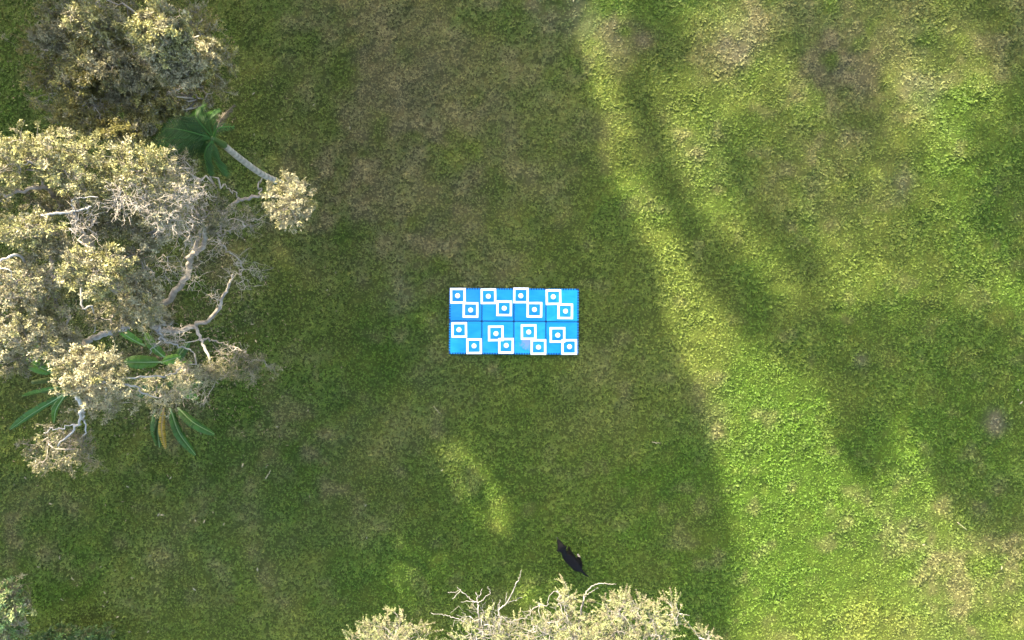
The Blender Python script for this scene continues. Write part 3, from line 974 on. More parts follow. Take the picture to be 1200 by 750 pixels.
NT = 12
for r in range(2):
    for c in range(4):
        x0, y0 = -2 * TW_ + c * TW_, (0 if r == 0 else -TH_)
        x1, y1 = x0 + TW_, y0 + TH_
        g_ = .0028
        dp = .013
        ph = lambda lowside: .5 if lowside else 1.5
        i_ = .012
        a0, b0, a1, b1 = x0 + i_, y0 + i_, x1 - i_, y1 - i_
        od = .028
        loop = tooth_edge((a0, b0), (a1, b0), (0, -1), NT, dp if r == 0 else od, .5, g_) + tooth_edge((a1, b0), (a1, b1), (1, 0), NT, dp if c < 3 else od, .5, g_) + \
            tooth_edge((a1, b1), (a0, b1), (0, 1), NT, dp if r == 1 else od, 1.5, g_) + tooth_edge((a0, b1), (a0, b0), (-1, 0), NT, dp if c > 0 else od, 1.5, g_)
        P2 = np.array(loop)
        cen = np.array([(x0 + x1) / 2, (y0 + y1) / 2])
        n = len(P2)
        V = np.concatenate([np.c_[P2 - cen, np.full(n, .0072)], np.c_[P2 - cen, np.full(n, MAT_Z1 - MAT_Z0)]])
        i = np.arange(n)
        side = np.stack([i, (i + 1) % n, n + (i + 1) % n, n + i], -1)
        me = bpy.data.meshes.new('tile')
        me.from_pydata([tuple(v) for v in V], [], [list(map(int, f)) for f in side] + [list(range(n, 2 * n)), list(range(n - 1, -1, -1))])
        me.materials.append(mat_blue('blue foam', BLUES[r * 4 + c], r * 4 + c, .75 if (r, c) == (1, 2) else 0))
        o = bpy.data.objects.new('tile', me)
        COL.objects.link(o)
        o.parent = mat
        me2 = bpy.data.meshes.new('lower_sheet')
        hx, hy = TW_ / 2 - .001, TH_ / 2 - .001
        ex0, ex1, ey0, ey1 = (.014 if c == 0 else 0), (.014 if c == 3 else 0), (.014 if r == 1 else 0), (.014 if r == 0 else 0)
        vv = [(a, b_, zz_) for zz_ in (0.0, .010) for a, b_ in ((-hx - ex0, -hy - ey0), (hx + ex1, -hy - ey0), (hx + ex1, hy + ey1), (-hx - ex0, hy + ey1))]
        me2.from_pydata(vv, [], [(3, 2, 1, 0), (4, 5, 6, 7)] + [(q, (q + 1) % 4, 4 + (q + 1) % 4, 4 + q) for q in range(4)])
        me2.materials.append(M_NAVY)  # dark blue sheet under the tile, showing between its teeth
        u_ = bpy.data.objects.new('lower_sheet', me2)
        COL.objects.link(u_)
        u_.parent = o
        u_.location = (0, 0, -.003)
        o.location = (cen[0], cen[1], (.0008 if (r + c) % 2 else 0))
        o.rotation_euler = (math.radians(R.uniform(-.12, .12)), math.radians(R.uniform(-.12, .12)), math.radians(R.uniform(-.15, .15)))

# squares taken for overlay marks, built as solid frames; white balls inside
M_WHITE = plain_mat('white overlay line', (.84, .84, .83), .5, .3, 30, .03)
M_BALL = plain_mat('white ball', (.84, .84, .82), .45, .4, 12, .05)
SQ = [(536.6, 346.6), (551.4, 363.2), (572.4, 347.2), (590.8, 361.3), (610.5, 346.2), (626.3, 363.0), (648.6, 348.2), (662.4, 364.8),
      (538.2, 386.6), (555.6, 405.7), (581.0, 390.7), (593.0, 405.2), (619.5, 389.1), (631.0, 406.6), (653.3, 392.5), (667.1, 406.6)]
COLN = ['first', 'second', 'third', 'fourth']
me_f = bpy.data.meshes.new('overlay_square')
ro, ri, th = .145, .106, .004
ring = [(-1, -1), (1, -1), (1, 1), (-1, 1)]
V = []
for z in (0, th):
    for rr in (ro, ri):
        V += [(a * rr, b * rr, z) for a, b in ring]
Fc = []
for i in range(4):
    j = (i + 1) % 4
    Fc += [(8 + i, 8 + j, 12 + j, 12 + i), (i, 4 + i, 4 + j, j), (i, j, 8 + j, 8 + i), (4 + j, 4 + i, 12 + i, 12 + j)]
me_f.from_pydata(V, [], Fc)
me_f.materials.append(M_WHITE)
g = Geo()
nu, nv = 20, 12
th_ = np.linspace(0, math.pi, nv)
ph_ = np.arange(nu) * 2 * math.pi / nu
V = np.array([[math.sin(a) * math.cos(b), math.sin(a) * math.sin(b), math.cos(a)] for a in th_ for b in ph_]) * .046
Q = [[i * nu + j, (i + 1) * nu + j, (i + 1) * nu + (j + 1) % nu, i * nu + (j + 1) % nu] for i in range(nv - 1) for j in range(nu)]
g.add(V, Q)
ball_src = g.obj('white_ball', M_BALL, link=False)
for k, (px, py) in enumerate(SQ):
    row = 'top' if k < 8 else 'bottom'
    tile = COLN[(k % 8) // 2]
    ul = 'upper' if k % 2 == 0 else 'lower'
    z = MAT_Z1 + .0022 + (.0045 if k % 2 else 0)
    o = bpy.data.objects.new('overlay_square', me_f)
    o.location = at(px, py, z)
    o.rotation_euler = (0, 0, math.radians(R.uniform(-.6, .6)))
    COL.objects.link(o)
    tag(o, f'{ul} white overlay square on the {tile} tile from left, {row} row of mat', 'frame', 'white overlay squares on the blue mat')
    b = bpy.data.objects.new('white_ball', ball_src.data)
    b.location = at(px + R.uniform(-.4, .4), py + R.uniform(-.3, .6), MAT_Z1 + .0018 + .0455)
    COL.objects.link(b)
    tag(b, f'white ball in the {ul} square on the {tile} tile from left, {row} row', 'ball', 'white balls inside the square frames')

# ---------------------------------------------------------------- the dog
dog = tag(empty('dog', at(667, 656)), 'black dog with a white hind paw walking across the grass near the bottom', 'dog')
hip = at(677.5, 664.5, .46)
sho = at(664.5, 651.5, .46)
fw = nrm(sho - hip)
fw[2] = 0
fw = nrm(fw)
sdv = np.array([-fw[1], fw[0], 0])      # the dog's left
LEN = np.linalg.norm(sho - hip)


def dp(f, s, z):
    q = hip + fw * f * LEN + sdv * s * .9
    return np.array([q[0], q[1], z])


J, E_, RD = [], [], []


def node(p, r, par=None):
    J.append(tuple(p - np.array(dog.location)))
    RD.append(r)
    if par is not None: E_.append((par, len(J) - 1))
    return len(J) - 1


pel = node(dp(-.02, 0, .47), (.098, .098))
loin = node(dp(.35, 0, .475), (.096, .098), pel)
rib = node(dp(.72, 0, .45), (.112, .118), loin)
wit = node(dp(1.05, 0, .47), (.100, .106), rib)
hd = nrm(np.array([-.42, .9, 0]))
nb = dp(1.2, 0, .52)
nk = node(nb, (.056, .060), wit)
n2 = node(nb + hd * .085 + [0, 0, .05], (.050, .054), nk)
skull = node(nb + hd * .155 + [0, 0, .06], (.078, .070), n2)
brow = node(nb + hd * .205 + [0, 0, .045], (.060, .054), skull)
muz = node(nb + hd * .255 + [0, 0, .015], (.040, .036), brow)
nos = node(nb + hd * .315 + [0, 0, .0], (.030, .026), muz)
for sgn in (1, -1):
    e0 = node(nb + hd * .15 + np.array([-hd[1], hd[0], 0]) * .062 * sgn + [0, 0, .10], (.028, .018), skull)
    node(nb + hd * .165 + np.array([-hd[1], hd[0], 0]) * .105 * sgn + [0, 0, .115], (.010, .008), e0)
    # fore leg
    st = .12 * sgn
    a = node(dp(1.02, .055 * sgn, .36), (.045, .05), wit)
    b = node(dp(1.0 + st * .7, .065 * sgn, .25), (.030, .032), a)
    c_ = node(dp(1.08 + st * 1.5, .065 * sgn, .13), (.022, .022), b)
    d_ = node(dp(1.08 + st * 1.9, .065 * sgn, .03), (.020, .02), c_)
    node(dp(1.2 + st * 1.9, .066 * sgn, .022), (.022, .016), d_)
    # hind leg
    a = node(dp(.02, .06 * sgn, .37), (.062, .065), pel)
    b = node(dp(.12 - st * .8, .085 * sgn, .26), (.036, .036), a)
    c_ = node(dp(-.22 - st * 1.6, .09 * sgn, .15), (.022, .022), b)
    d_ = node(dp(-.17 - st * 2.0, .095 * sgn, .035), (.019, .019), c_)
    node(dp(-.04 - st * 2.0, .096 * sgn, .022), (.022, .016), d_)
t0 = node(dp(-.28, 0, .47), (.032, .034), pel)
t1 = node(dp(-.5, .01, .43), (.026, .028), t0)
t2 = node(dp(-.78, .02, .39), (.022, .026), t1)
node(dp(-1.0, .0, .38), (.009, .01), t2)
me = bpy.data.meshes.new('body')
me.from_pydata(J, E_, [])
body = bpy.data.objects.new('body', me)
COL.objects.link(body)
body.parent = dog
sk = body.modifiers.new('skin', 'SKIN')
for i, r in enumerate(RD): me.skin_vertices[0].data[i].radius = r
me.skin_vertices[0].data[0].use_root = True
sb = body.modifiers.new('sub', 'SUBSURF')
sb.levels = 2
sb.render_levels = 2
M_FUR, nt, b, out = new_mat('black coat')
N, Lk = nt.nodes, nt.links
tc = N.new('ShaderNodeTexCoord')
c = None
ds = []
for f, s, z in ((-.15 + .25, -.098, .02), (-.15, .098, .02)):
    p = dp(f, s, .04) - np.array(dog.location)
    v = N.new('ShaderNodeVectorMath')
    v.operation = 'DISTANCE'
    v.inputs[1].default_value = p
    Lk.new(tc.outputs['Object'], v.inputs[0])
    ds.append(v.outputs['Value'])
mn = N.new('ShaderNodeMath')
mn.operation = 'MINIMUM'
Lk.new(ds[0], mn.inputs[0])
Lk.new(ds[1], mn.inputs[1])
mr = N.new('ShaderNodeMapRange')
mr.inputs['From Min'].default_value = .13
mr.inputs['From Max'].default_value = .09
Lk.new(mn.outputs[0], mr.inputs['Value'])
tx = N.new('ShaderNodeTexNoise')
tx.inputs['Scale'].default_value = 40
Lk.new(tc.outputs['Object'], tx.inputs['Vector'])
cr = N.new('ShaderNodeValToRGB')
cr.color_ramp.elements[0].color = (.0022, .0021, .0022, 1)
cr.color_ramp.elements[1].color = (.006, .0055, .006, 1)
Lk.new(tx.outputs['Fac'], cr.inputs['Fac'])
mx = N.new('ShaderNodeMixRGB')
mx.inputs[2].default_value = (.20, .18, .16, 1)
Lk.new(mr.outputs[0], mx.inputs[0])
Lk.new(cr.outputs[0], mx.inputs[1])
Lk.new(mx.outputs[0], b.inputs['Base Color'])
b.inputs['Roughness'].default_value = .55
b.inputs['Specular IOR Level'].default_value = .06
me.materials.append(M_FUR)
M_EYE = plain_mat('dark eye', (.01, .006, .004), .15)
M_NOSE = plain_mat('wet nose', (.006, .006, .006), .3)
for sgn in (1, -1):
    g = Geo()
    p = nb + hd * .225 + np.array([-hd[1], hd[0], 0]) * .034 * sgn + np.array([0, 0, .068])
    g.add(V[:0])
    g.add(np.array([[math.sin(a) * math.cos(b), math.sin(a) * math.sin(b), math.cos(a)] for a in th_ for b in ph_]) * .010 + p, Q)
    g.obj('eye', M_EYE, dog)
g = Geo()
g.add(np.array([[math.sin(a) * math.cos(b), math.sin(a) * math.sin(b), math.cos(a)] for a in th_ for b in ph_]) * .016 + nb + hd * .333, Q)
g.obj('nose', M_NOSE, dog)

# ---------------------------------------------------------------- litter on the lawn
M_DRY = plain_mat('bleached dead leaf', (.20, .18, .11), .7, .3, 20, .2)
g = Geo()
nl = 9
u = np.linspace(0, 1, nl)
w = .014 * np.sin(math.pi * np.clip(u * .96 + .03, 0, 1)) ** .8
zz = .018 * np.sin(u * 2.6)
V = np.concatenate([np.c_[u * .085 - .04, w, zz + .006], np.c_[u * .085 - .04, 0 * u, zz], np.c_[u * .085 - .04, -w, zz + .006]])
Q2 = [[r_ * nl + i, r_ * nl + i + 1, (r_ + 1) * nl + i + 1, (r_ + 1) * nl + i] for r_ in range(2) for i in range(nl - 1)]
g.add(V, Q2)
leaf_src = g.obj('fallen_leaf', M_DRY, link=False)
LIT = [(45, 664), (86, 678), (91, 686), (71, 653), (123, 694), (126, 705), (122, 710), (73, 702), (135, 668), (155, 677), (118, 664), (176, 651), (240, 611), (229, 610), (262, 614),
       (186, 603), (190, 604), (138, 723), (152, 740), (174, 740), (297, 110), (316, 168), (298, 158), (330, 140), (368, 123), (325, 500), (300, 400), (285, 545), (312, 547), (250, 600),
       (518, 551), (428, 592), (430, 630), (302, 667), (361, 481), (427, 591), (769, 519), (1066, 610), (1082, 638), (1173, 665), (1193, 457), (1196, 472), (320, 443), (296, 380), (672, 1),
       (383, 340), (410, 150), (228, 690), (60, 590), (30, 560), (150, 570), (200, 560)]
def leaf_label(px, py):
    if px < 280 and py > 560: return 'small pale fallen leaf on the shaded lawn near the bottom left shrubs'
    if px < 420 and py < 200: return 'small pale fallen leaf on the shaded lawn near the palm'
    if px < 420 and py < 560: return 'small pale fallen leaf on the lawn beside the big spreading tree'
    if px < 600: return 'small pale fallen leaf on the shaded lawn between mat and bottom edge tree'
    if py < 100: return 'small pale fallen leaf on the lawn at the top edge'
    return 'small pale fallen leaf on the lawn right of the mat'


for px, py in LIT:
    o = bpy.data.objects.new('fallen_leaf', leaf_src.data)
    p = at(px, py, .055)
    o.location = p
    o.rotation_euler = (R.normal(0, .25), R.normal(0, .25), R.uniform(0, 6.3))
    s = R.uniform(.5, 1.05)
    o.scale = (s, s, s)
    COL.objects.link(o)
    tag(o, leaf_label(px, py), 'leaf', 'pale fallen leaves scattered on the lawn')
tag(leaf_src, None)
for (pts, r_, lab) in [([(311, 561), (314, 556), (317, 551)], .011, 'short pale stick on the shaded lawn below the big tree'),
                       ([(508, 476), (512, 481), (516, 485)], .006, 'thin pale twig on the lawn above the small sunlit streak'),
                       ([(764, 518), (769, 519), (774, 519)], .007, 'pale twig on the shaded lawn beside the long sunlit band'),
                       ([(1122, 612), (1128, 617), (1133, 621)], .007, 'pale twig on the sunlit lawn near the lower right')]:
    g = Geo()
    tube(g, spline([at(a, b, .06) for a, b in pts], 4, .004), np.linspace(r_, r_ * .6, 9), 6)
    tag(g.obj('fallen_stick', M_DRY), lab, 'stick')

# dead leaves shed under the canopy
g = Geo()
nlit = 2600
lx = np.concatenate([R.normal(165, 85, nlit // 2), R.normal(150, 70, nlit // 4), R.normal(230, 45, nlit - nlit // 2 - nlit // 4)])
ly = np.concatenate([R.normal(345, 90, nlit // 2), R.normal(90, 50, nlit // 4), R.normal(430, 40, nlit - nlit // 2 - nlit // 4)])
P = np.array([at(a, b, R.uniform(.035, .06)) for a, b in zip(lx, ly)])
A_ = np.c_[R.normal(0, 1, (nlit, 2)), R.normal(0, .25, nlit)]
leaf_arrays(g, P, A_, R.uniform(.035, .075, nlit), R.uniform(.012, .02, nlit), np.array([.16, .12, .07]) * R.uniform(.5, 1.5, (nlit, 1)), .1, R)
tag(g.obj('leaf_litter', M_LEAF, smooth=False), 'brown leaf litter scattered on the grass under the trees', 'leaf litter', kind='stuff')

# ---------------------------------------------------------------- the taller trees beyond the top and left edges, whose shade falls on the lawn
BL = np.array([[-10.79, 19.94, 9.77, 2.1, 1.0],
               [-16.3, 15.43, 10.84, 2.1, 1.0],
               [-11.59, 13.56, 6.76, 2.1, 1.0],
               [-19.07, 12.12, 10.85, 2.1, 1.0],
               [-5.91, 12.74, 8.18, 2.1, 1.0],
               [-11.09, 9.35, 7.7, 2.1, 1.0],
               [-8.24, 21.83, 9.15, 2.1, 1.0],
               [-18.52, 16.37, 9.84, 1.8, 1.0],
               [-5.36, 11.39, 10.03, 1.5, 1.0],
               [-9.85, 1.96, 5.24, 1.2, 1.0],
               [-14.37, 22.72, 9.75, 1.5, 1.0],
               [-11.42, 17.82, 11.06, 1.2, 1.0],
               [-14.51, 1.77, 6.3, 2.1, 1.0],
               [-3.98, 12.51, 5.42, 1.2, 1.0],
               [-12.69, 4.52, 6.25, 0.7, 1.0],
               [-6.48, 11.43, 12.4, 0.55, 1.0],
               [-15.27, 14.79, 7.75, 0.7, 1.0],
               [-10.06, 2.89, 7.32, 0.9, 1.0],
               [-9.9, 7.27, 8.96, 0.55, 1.0],
               [-8.42, 9.83, 10.13, 0.4, 1.0],
               [-11.37, 22.43, 8.94, 0.9, 1.0],
               [-5.76, 7.87, 10.25, 0.55, 1.0],
               [-11.0, 13.98, 9.56, 0.7, 1.0],
               [-5.83, 10.43, 10.97, 0.7, 1.0],
               [-5.71, 15.4, 11.41, 0.55, 1.0],
               [-4.36, 6.13, 6.09, 0.4, 1.0],
               [-5.51, 6.51, 4.92, 0.55, 1.0],
               [-19.52, 14.59, 10.27, 0.55, 1.0],
               [-11.32, 10.19, 10.21, 0.7, 1.0],
               [-12.61, 15.33, 5.7, 0.4, 1.0],
               [-10.23, 0.13, 4.4, 0.4, 1.0],
               [-4.46, 13.76, 7.93, 0.7, 1.0],
               [-13.59, 7.69, 10.39, 0.4, 1.0],
               [-6.23, 9.79, 9.11, 0.4, 1.0],
               [-7.33, 6.86, 8.06, 0.4, 1.0],
               [-6.71, 7.13, 8.14, 0.4, 1.0],
               [-13.08, 3.73, 7.92, 0.4, 1.0],
               [-11.73, 7.8, 9.33, 0.4, 1.0],
               [-4.34, 17.46, 10.58, 0.4, 1.0],
               [-7.3, 2.37, 6.43, 0.4, 1.0],
               [-8.28, 10.61, 7.73, 0.4, 1.0],
               [-19.21, 5.84, 8.82, 0.55, 1.0],
               [-11.23, 8.16, 9.19, 0.4, 1.0],
               [-4.3, 12.96, 9.23, 0.55, 1.0],
               [-6.03, 12.53, 12.34, 0.4, 1.0],
               [-12.67, 2.66, 5.62, 0.55, 1.0],
               [-17.02, 11.46, 8.8, 0.55, 1.0],
               [-6.93, 11.75, 11.28, 0.4, 1.0],
               [-17.73, 18.56, 9.81, 0.4, 1.0],
               [-7.08, 11.16, 8.86, 0.4, 1.0],
               [-14.16, 16.35, 7.33, 0.4, 1.0],
               [-12.78, 16.99, 6.25, 0.7, 1.0],
               [-13.68, 12.19, 6.86, 1.5, 1.0],
               [-8.21, 1.28, 6.41, 0.4, 1.0],
               [-12.92, 17.07, 11.02, 0.55, 1.0],
               [-10.75, 8.32, 9.88, 0.4, 1.0],
               [-10.84, 18.69, 6.81, 0.55, 1.0],
               [-10.06, 10.0, 9.31, 0.4, 1.0],
               [-6.78, 19.04, 10.5, 0.4, 1.0],
               [-6.13, 6.27, 7.72, 0.4, 1.0],
               [-16.24, 9.41, 11.03, 0.4, 1.0],
               [-11.52, 12.36, 4.23, 0.4, 1.0],
               [-14.79, 8.53, 8.32, 1.2, 1.0],
               [-8.52, 6.17, 7.27, 0.4, 1.0],
               [-13.4, 18.91, 6.74, 0.4, 1.0],
               [-4.26, 10.07, 10.05, 0.4, 1.0],
               [-5.93, 16.32, 10.68, 0.55, 1.0],
               [-3.88, 11.45, 9.26, 0.55, 1.0],
               [-4.9, 12.69, 10.88, 0.55, 1.0],
               [-9.54, 13.53, 9.67, 0.4, 1.0],
               [-12.69, 3.28, 7.5, 0.4, 1.0],
               [-7.52, 5.64, 5.99, 0.4, 1.0],
               [-8.24, 10.46, 10.6, 0.4, 1.0],
               [-18.89, 12.64, 8.53, 0.55, 1.0],
               [-1.18, 7.47, 4.5, 0.4, 1.0],
               [-10.74, 0.9, 4.3, 0.55, 1.0],
               [-4.77, 8.04, 9.9, 0.7, 1.0],
               [-11.73, 10.23, 10.4, 0.4, 1.0],
               [-9.13, 1.26, 5.78, 0.55, 1.0],
               [-8.73, 7.84, 7.59, 0.4, 1.0],
               [-4.05, 12.64, 9.27, 0.4, 1.0],
               [-7.37, 11.51, 8.53, 0.4, 1.0],
               [-4.61, 15.82, 6.97, 0.4, 1.0],
               [-8.31, 4.66, 7.75, 0.4, 1.0],
               [-9.17, 8.7, 8.32, 0.4, 1.0],
               [-10.89, 10.45, 10.22, 0.4, 1.0],
               [-8.17, 7.04, 6.68, 0.4, 1.0],
               [-4.69, 7.34, 6.65, 0.55, 1.0],
               [-7.71, 12.93, 11.26, 0.4, 1.0],
               [-13.16, 11.52, 11.18, 0.4, 1.0],
               [-9.09, 9.97, 7.37, 0.4, 1.0],
               [-16.72, 15.82, 8.1, 0.4, 1.0],
               [-4.28, 11.72, 9.84, 0.4, 1.0],
               [-11.41, 6.62, 9.07, 0.55, 1.0],
               [-10.91, 16.21, 11.01, 0.4, 1.0],
               [-11.75, 7.61, 9.86, 0.4, 1.0],
               [-10.03, 10.49, 8.77, 0.55, 1.0],
               [-7.05, 11.97, 11.03, 0.4, 1.0],
               [-8.93, 9.06, 7.3, 0.4, 1.0],
               [-16.4, 14.01, 7.07, 0.4, 1.0],
               [-16.86, 10.73, 11.41, 0.4, 1.0],
               [-14.51, 8.82, 9.85, 0.4, 1.0],
               [-5.83, 8.84, 10.49, 0.4, 1.0],
               [-14.85, 9.2, 9.93, 0.4, 1.0],
               [-11.35, 9.66, 10.47, 0.4, 1.0],
               [-12.7, 2.07, 6.38, 0.55, 1.0],
               [-5.37, 7.28, 9.59, 0.4, 1.0],
               [-5.02, 10.19, 10.71, 0.4, 1.0],
               [-18.96, 19.03, 10.17, 0.4, 1.0],
               [-7.22, 9.97, 7.44, 0.4, 1.0],
               [-8.82, -0.84, 4.28, 0.4, 1.0],
               [-5.43, 16.26, 9.85, 0.4, 1.0],
               [-12.54, 5.76, 8.64, 0.4, 1.0],
               [-4.34, 5.89, 6.24, 0.4, 1.0],
               [-3.81, 5.96, 7.8, 0.4, 1.0],
               [-8.02, 13.56, 10.98, 0.4, 1.0],
               [-5.94, 11.22, 12.08, 0.4, 1.0],
               [-6.67, 7.32, 8.51, 0.4, 1.0],
               [-8.23, 0.59, 5.5, 0.4, 1.0],
               [-7.48, 1.56, 5.12, 0.4, 1.0],
               [-3.97, 8.09, 9.28, 0.55, 1.0],
               [-9.16, 5.95, 8.64, 0.4, 1.0],
               [-10.64, 3.61, 6.85, 0.55, 1.0],
               [-12.85, 6.42, 8.96, 0.4, 1.0],
               [-4.68, 10.46, 10.67, 0.4, 1.0],
               [-7.21, 11.48, 10.21, 0.4, 1.0],
               [-4.39, 6.77, 7.6, 0.4, 1.0],
               [-10.98, 3.08, 6.46, 0.4, 1.0],
               [-6.96, 11.19, 10.08, 0.4, 1.0],
               [-5.66, 9.07, 9.36, 0.4, 1.0],
               [-12.0, 7.27, 9.57, 0.7, 1.0],
               [-9.07, 10.18, 10.18, 0.4, 1.0],
               [-8.42, 10.77, 7.37, 0.55, 1.0],
               [-10.41, 11.99, 9.22, 0.4, 1.0],
               [-10.57, 11.88, 9.66, 0.4, 1.0],
               [-10.72, 12.09, 9.66, 0.4, 1.0],
               [-7.22, 5.19, 5.42, 0.4, 1.0],
               [-9.55, 3.45, 7.77, 0.55, 1.0],
               [-8.6, -1.49, 4.1, 0.4, 1.0],
               [-11.74, 3.98, 6.83, 0.55, 1.0],
               [-3.92, 4.29, 8.18, 0.4, 1.0],
               [-6.45, 6.46, 7.99, 0.4, 1.0],
               [-8.57, 6.72, 7.19, 0.4, 1.0],
               [-8.69, 11.25, 7.96, 0.4, 1.0],
               [-4.38, 6.28, 6.59, 0.55, 1.0],
               [-10.21, 10.02, 9.37, 0.4, 1.0],
               [-12.04, 7.82, 10.28, 0.55, 1.0],
               [-12.07, 5.61, 8.51, 0.55, 1.0],
               [-10.51, 0.43, 4.32, 0.4, 1.0],
               [-8.98, 5.52, 7.8, 0.4, 1.0],
               [-9.11, 8.33, 7.6, 0.4, 1.0],
               [-8.73, 10.85, 10.57, 0.4, 1.0],
               [-6.87, 12.4, 12.03, 0.4, 1.0],
               [-13.97, 5.28, 7.59, 0.4, 1.0],
               [-13.42, 3.98, 7.88, 0.4, 1.0],
               [-10.42, 11.61, 9.52, 0.4, 1.0],
               [-14.21, 6.49, 9.86, 0.4, 1.0],
               [-5.28, 14.17, 11.3, 0.4, 1.0],
               [-9.61, 3.27, 6.75, 0.4, 1.0],
               [-10.53, 8.87, 10.31, 0.4, 1.0],
               [-6.11, 8.83, 11.0, 0.55, 1.0],
               [-8.54, 7.66, 7.16, 0.4, 1.0],
               [-6.0, 10.03, 9.54, 0.4, 1.0],
               [-10.07, 0.88, 5.06, 0.4, 1.0],
               [-11.3, 9.72, 10.17, 0.55, 1.0],
               [-12.57, 1.98, 6.49, 0.4, 1.0],
               [-11.11, 10.2, 11.33, 0.4, 1.0],
               [-6.98, 1.92, 5.74, 0.4, 1.0],
               [-9.44, 6.33, 8.81, 0.4, 1.0],
               [-12.72, 6.14, 8.92, 0.4, 1.0],
               [-7.93, 13.09, 10.45, 0.4, 1.0],
               [-5.65, 16.47, 8.32, 0.7, 1.0],
               [-10.8, 1.87, 6.65, 0.4, 1.0],
               [-9.44, 3.05, 7.19, 0.4, 1.0],
               [-14.31, 6.37, 9.44, 0.4, 1.0],
               [-11.15, 13.57, 9.93, 0.55, 1.0],
               [-8.69, 8.76, 7.03, 0.4, 1.0],
               [-10.51, 12.52, 9.37, 0.4, 1.0],
               [-12.88, 1.81, 6.22, 0.55, 1.0],
               [-8.51, 0.86, 5.26, 0.4, 1.0],
               [-4.69, 7.66, 9.29, 0.55, 1.0],
               [-12.8, 9.7, 11.07, 0.4, 1.0],
               [-14.85, 6.36, 8.56, 0.4, 1.0],
               [-7.12, 12.31, 11.31, 0.55, 1.0],
               [-11.74, 10.43, 10.76, 0.4, 1.0],
               [-11.98, 8.37, 10.75, 0.4, 1.0],
               [-4.4, 6.72, 8.69, 0.4, 1.0],
               [-11.53, 9.12, 9.74, 0.4, 1.0],
               [-7.37, 8.63, 6.2, 0.4, 1.0],
               [-4.14, 5.81, 6.28, 0.55, 1.0],
               [-13.63, 8.62, 10.55, 0.55, 1.0],
               [-12.2, 9.05, 11.22, 0.4, 1.0],
               [-12.94, 10.77, 11.1, 0.4, 1.0],
               [-4.75, 7.43, 7.18, 0.55, 1.0],
               [-3.86, 6.32, 7.57, 0.7, 1.0],
               [-9.2, -0.85, 4.59, 0.4, 1.0],
               [-7.27, 5.44, 5.17, 0.4, 1.0],
               [-5.19, 8.34, 9.68, 0.4, 1.0],
               [-12.46, 1.56, 6.18, 0.55, 1.0],
               [-9.58, 6.8, 9.34, 0.4, 1.0],
               [-6.74, 5.47, 7.06, 0.4, 1.0],
               [-8.65, 10.54, 10.42, 0.4, 1.0],
               [-14.63, 8.94, 10.04, 0.4, 1.0],
               [-10.71, 5.26, 9.11, 0.55, 1.0],
               [-10.06, 6.7, 8.43, 0.4, 1.0],
               [-6.08, 10.47, 10.86, 0.4, 1.0],
               [-8.69, 8.79, 6.89, 0.4, 1.0],
               [-7.8, 4.89, 5.28, 0.55, 1.0],
               [-11.12, 9.27, 10.45, 0.4, 1.0],
               [-9.11, 2.46, 6.08, 0.4, 1.0],
               [-4.0, 5.04, 5.88, 0.4, 1.0],
               [-7.98, 0.01, 4.6, 0.4, 1.0],
               [-15.1, 6.81, 8.77, 0.55, 1.0],
               [-6.23, 9.18, 10.89, 0.4, 1.0],
               [-4.1, 4.22, 8.04, 0.4, 1.0],
               [-9.26, 2.8, 7.43, 0.55, 1.0],
               [-3.28, 4.77, 7.14, 0.4, 1.0],
               [-14.0, 5.48, 8.83, 0.4, 1.0],
               [-5.62, 6.56, 5.2, 0.4, 1.0],
               [-8.11, 6.8, 6.77, 0.4, 1.0],
               [-4.87, 8.5, 9.08, 0.7, 1.0],
               [-6.84, 5.67, 7.19, 0.4, 1.0],
               [-12.21, 11.19, 11.28, 0.4, 1.0],
               [-11.27, 9.95, 10.6, 0.4, 1.0],
               [-4.71, 8.75, 9.42, 0.7, 1.0],
               [-10.28, 5.46, 8.95, 0.4, 1.0],
               [-7.57, 10.72, 7.95, 0.4, 1.0],
               [-3.97, 3.79, 7.62, 0.4, 1.0],
               [-8.36, 7.45, 6.66, 0.4, 1.0],
               [-5.38, 8.67, 8.85, 0.4, 1.0],
               [-7.0, 12.66, 12.23, 0.4, 1.0],
               [-10.96, 8.85, 10.0, 0.4, 1.0],
               [-10.7, 10.81, 9.12, 0.9, 1.0],
               [-11.28, 14.28, 10.14, 0.4, 1.0],
               [-13.52, 4.01, 6.86, 0.4, 1.0],
               [-10.8, 8.55, 9.95, 0.4, 1.0],
               [-9.89, 4.28, 7.06, 0.4, 1.0],
               [-6.15, 9.24, 10.95, 0.4, 1.0],
               [-4.29, 7.11, 8.66, 0.55, 1.0],
               [-12.65, 1.81, 5.97, 0.4, 1.0],
               [-5.45, 6.72, 9.46, 0.4, 1.0],
               [-10.7, 14.34, 9.84, 0.4, 1.0],
               [-3.73, 5.93, 7.82, 0.55, 1.0],
               [-12.24, 8.26, 10.2, 0.55, 1.0],
               [-12.04, 15.34, 10.98, 0.55, 1.0],
               [-14.86, 7.53, 10.47, 0.4, 1.0],
               [-8.84, 5.26, 7.9, 0.4, 1.0],
               [-3.5, 4.94, 6.58, 0.4, 1.0],
               [-5.26, 5.98, 4.78, 0.4, 1.0],
               [-8.14, 0.4, 5.12, 0.4, 1.0],
               [-13.61, 4.77, 8.62, 0.55, 1.0],
               [-10.68, -0.49, 5.31, 0.4, 1.0],
               [-9.87, 6.61, 8.39, 0.4, 1.0],
               [-15.02, 6.62, 8.75, 0.4, 1.0],
               [-4.66, 18.46, 11.73, 0.4, 1.0],
               [-8.2, 4.1, 6.94, 0.4, 1.0],
               [-5.1, 8.16, 7.9, 0.4, 1.0],
               [-16.37, 9.36, 11.15, 0.55, 1.0],
               [-5.96, 10.57, 10.94, 0.7, 1.0],
               [2.73, 13.72, 10.75, 1.8, 0.8],
               [0.01, 15.19, 10.82, 1.2, 0.8],
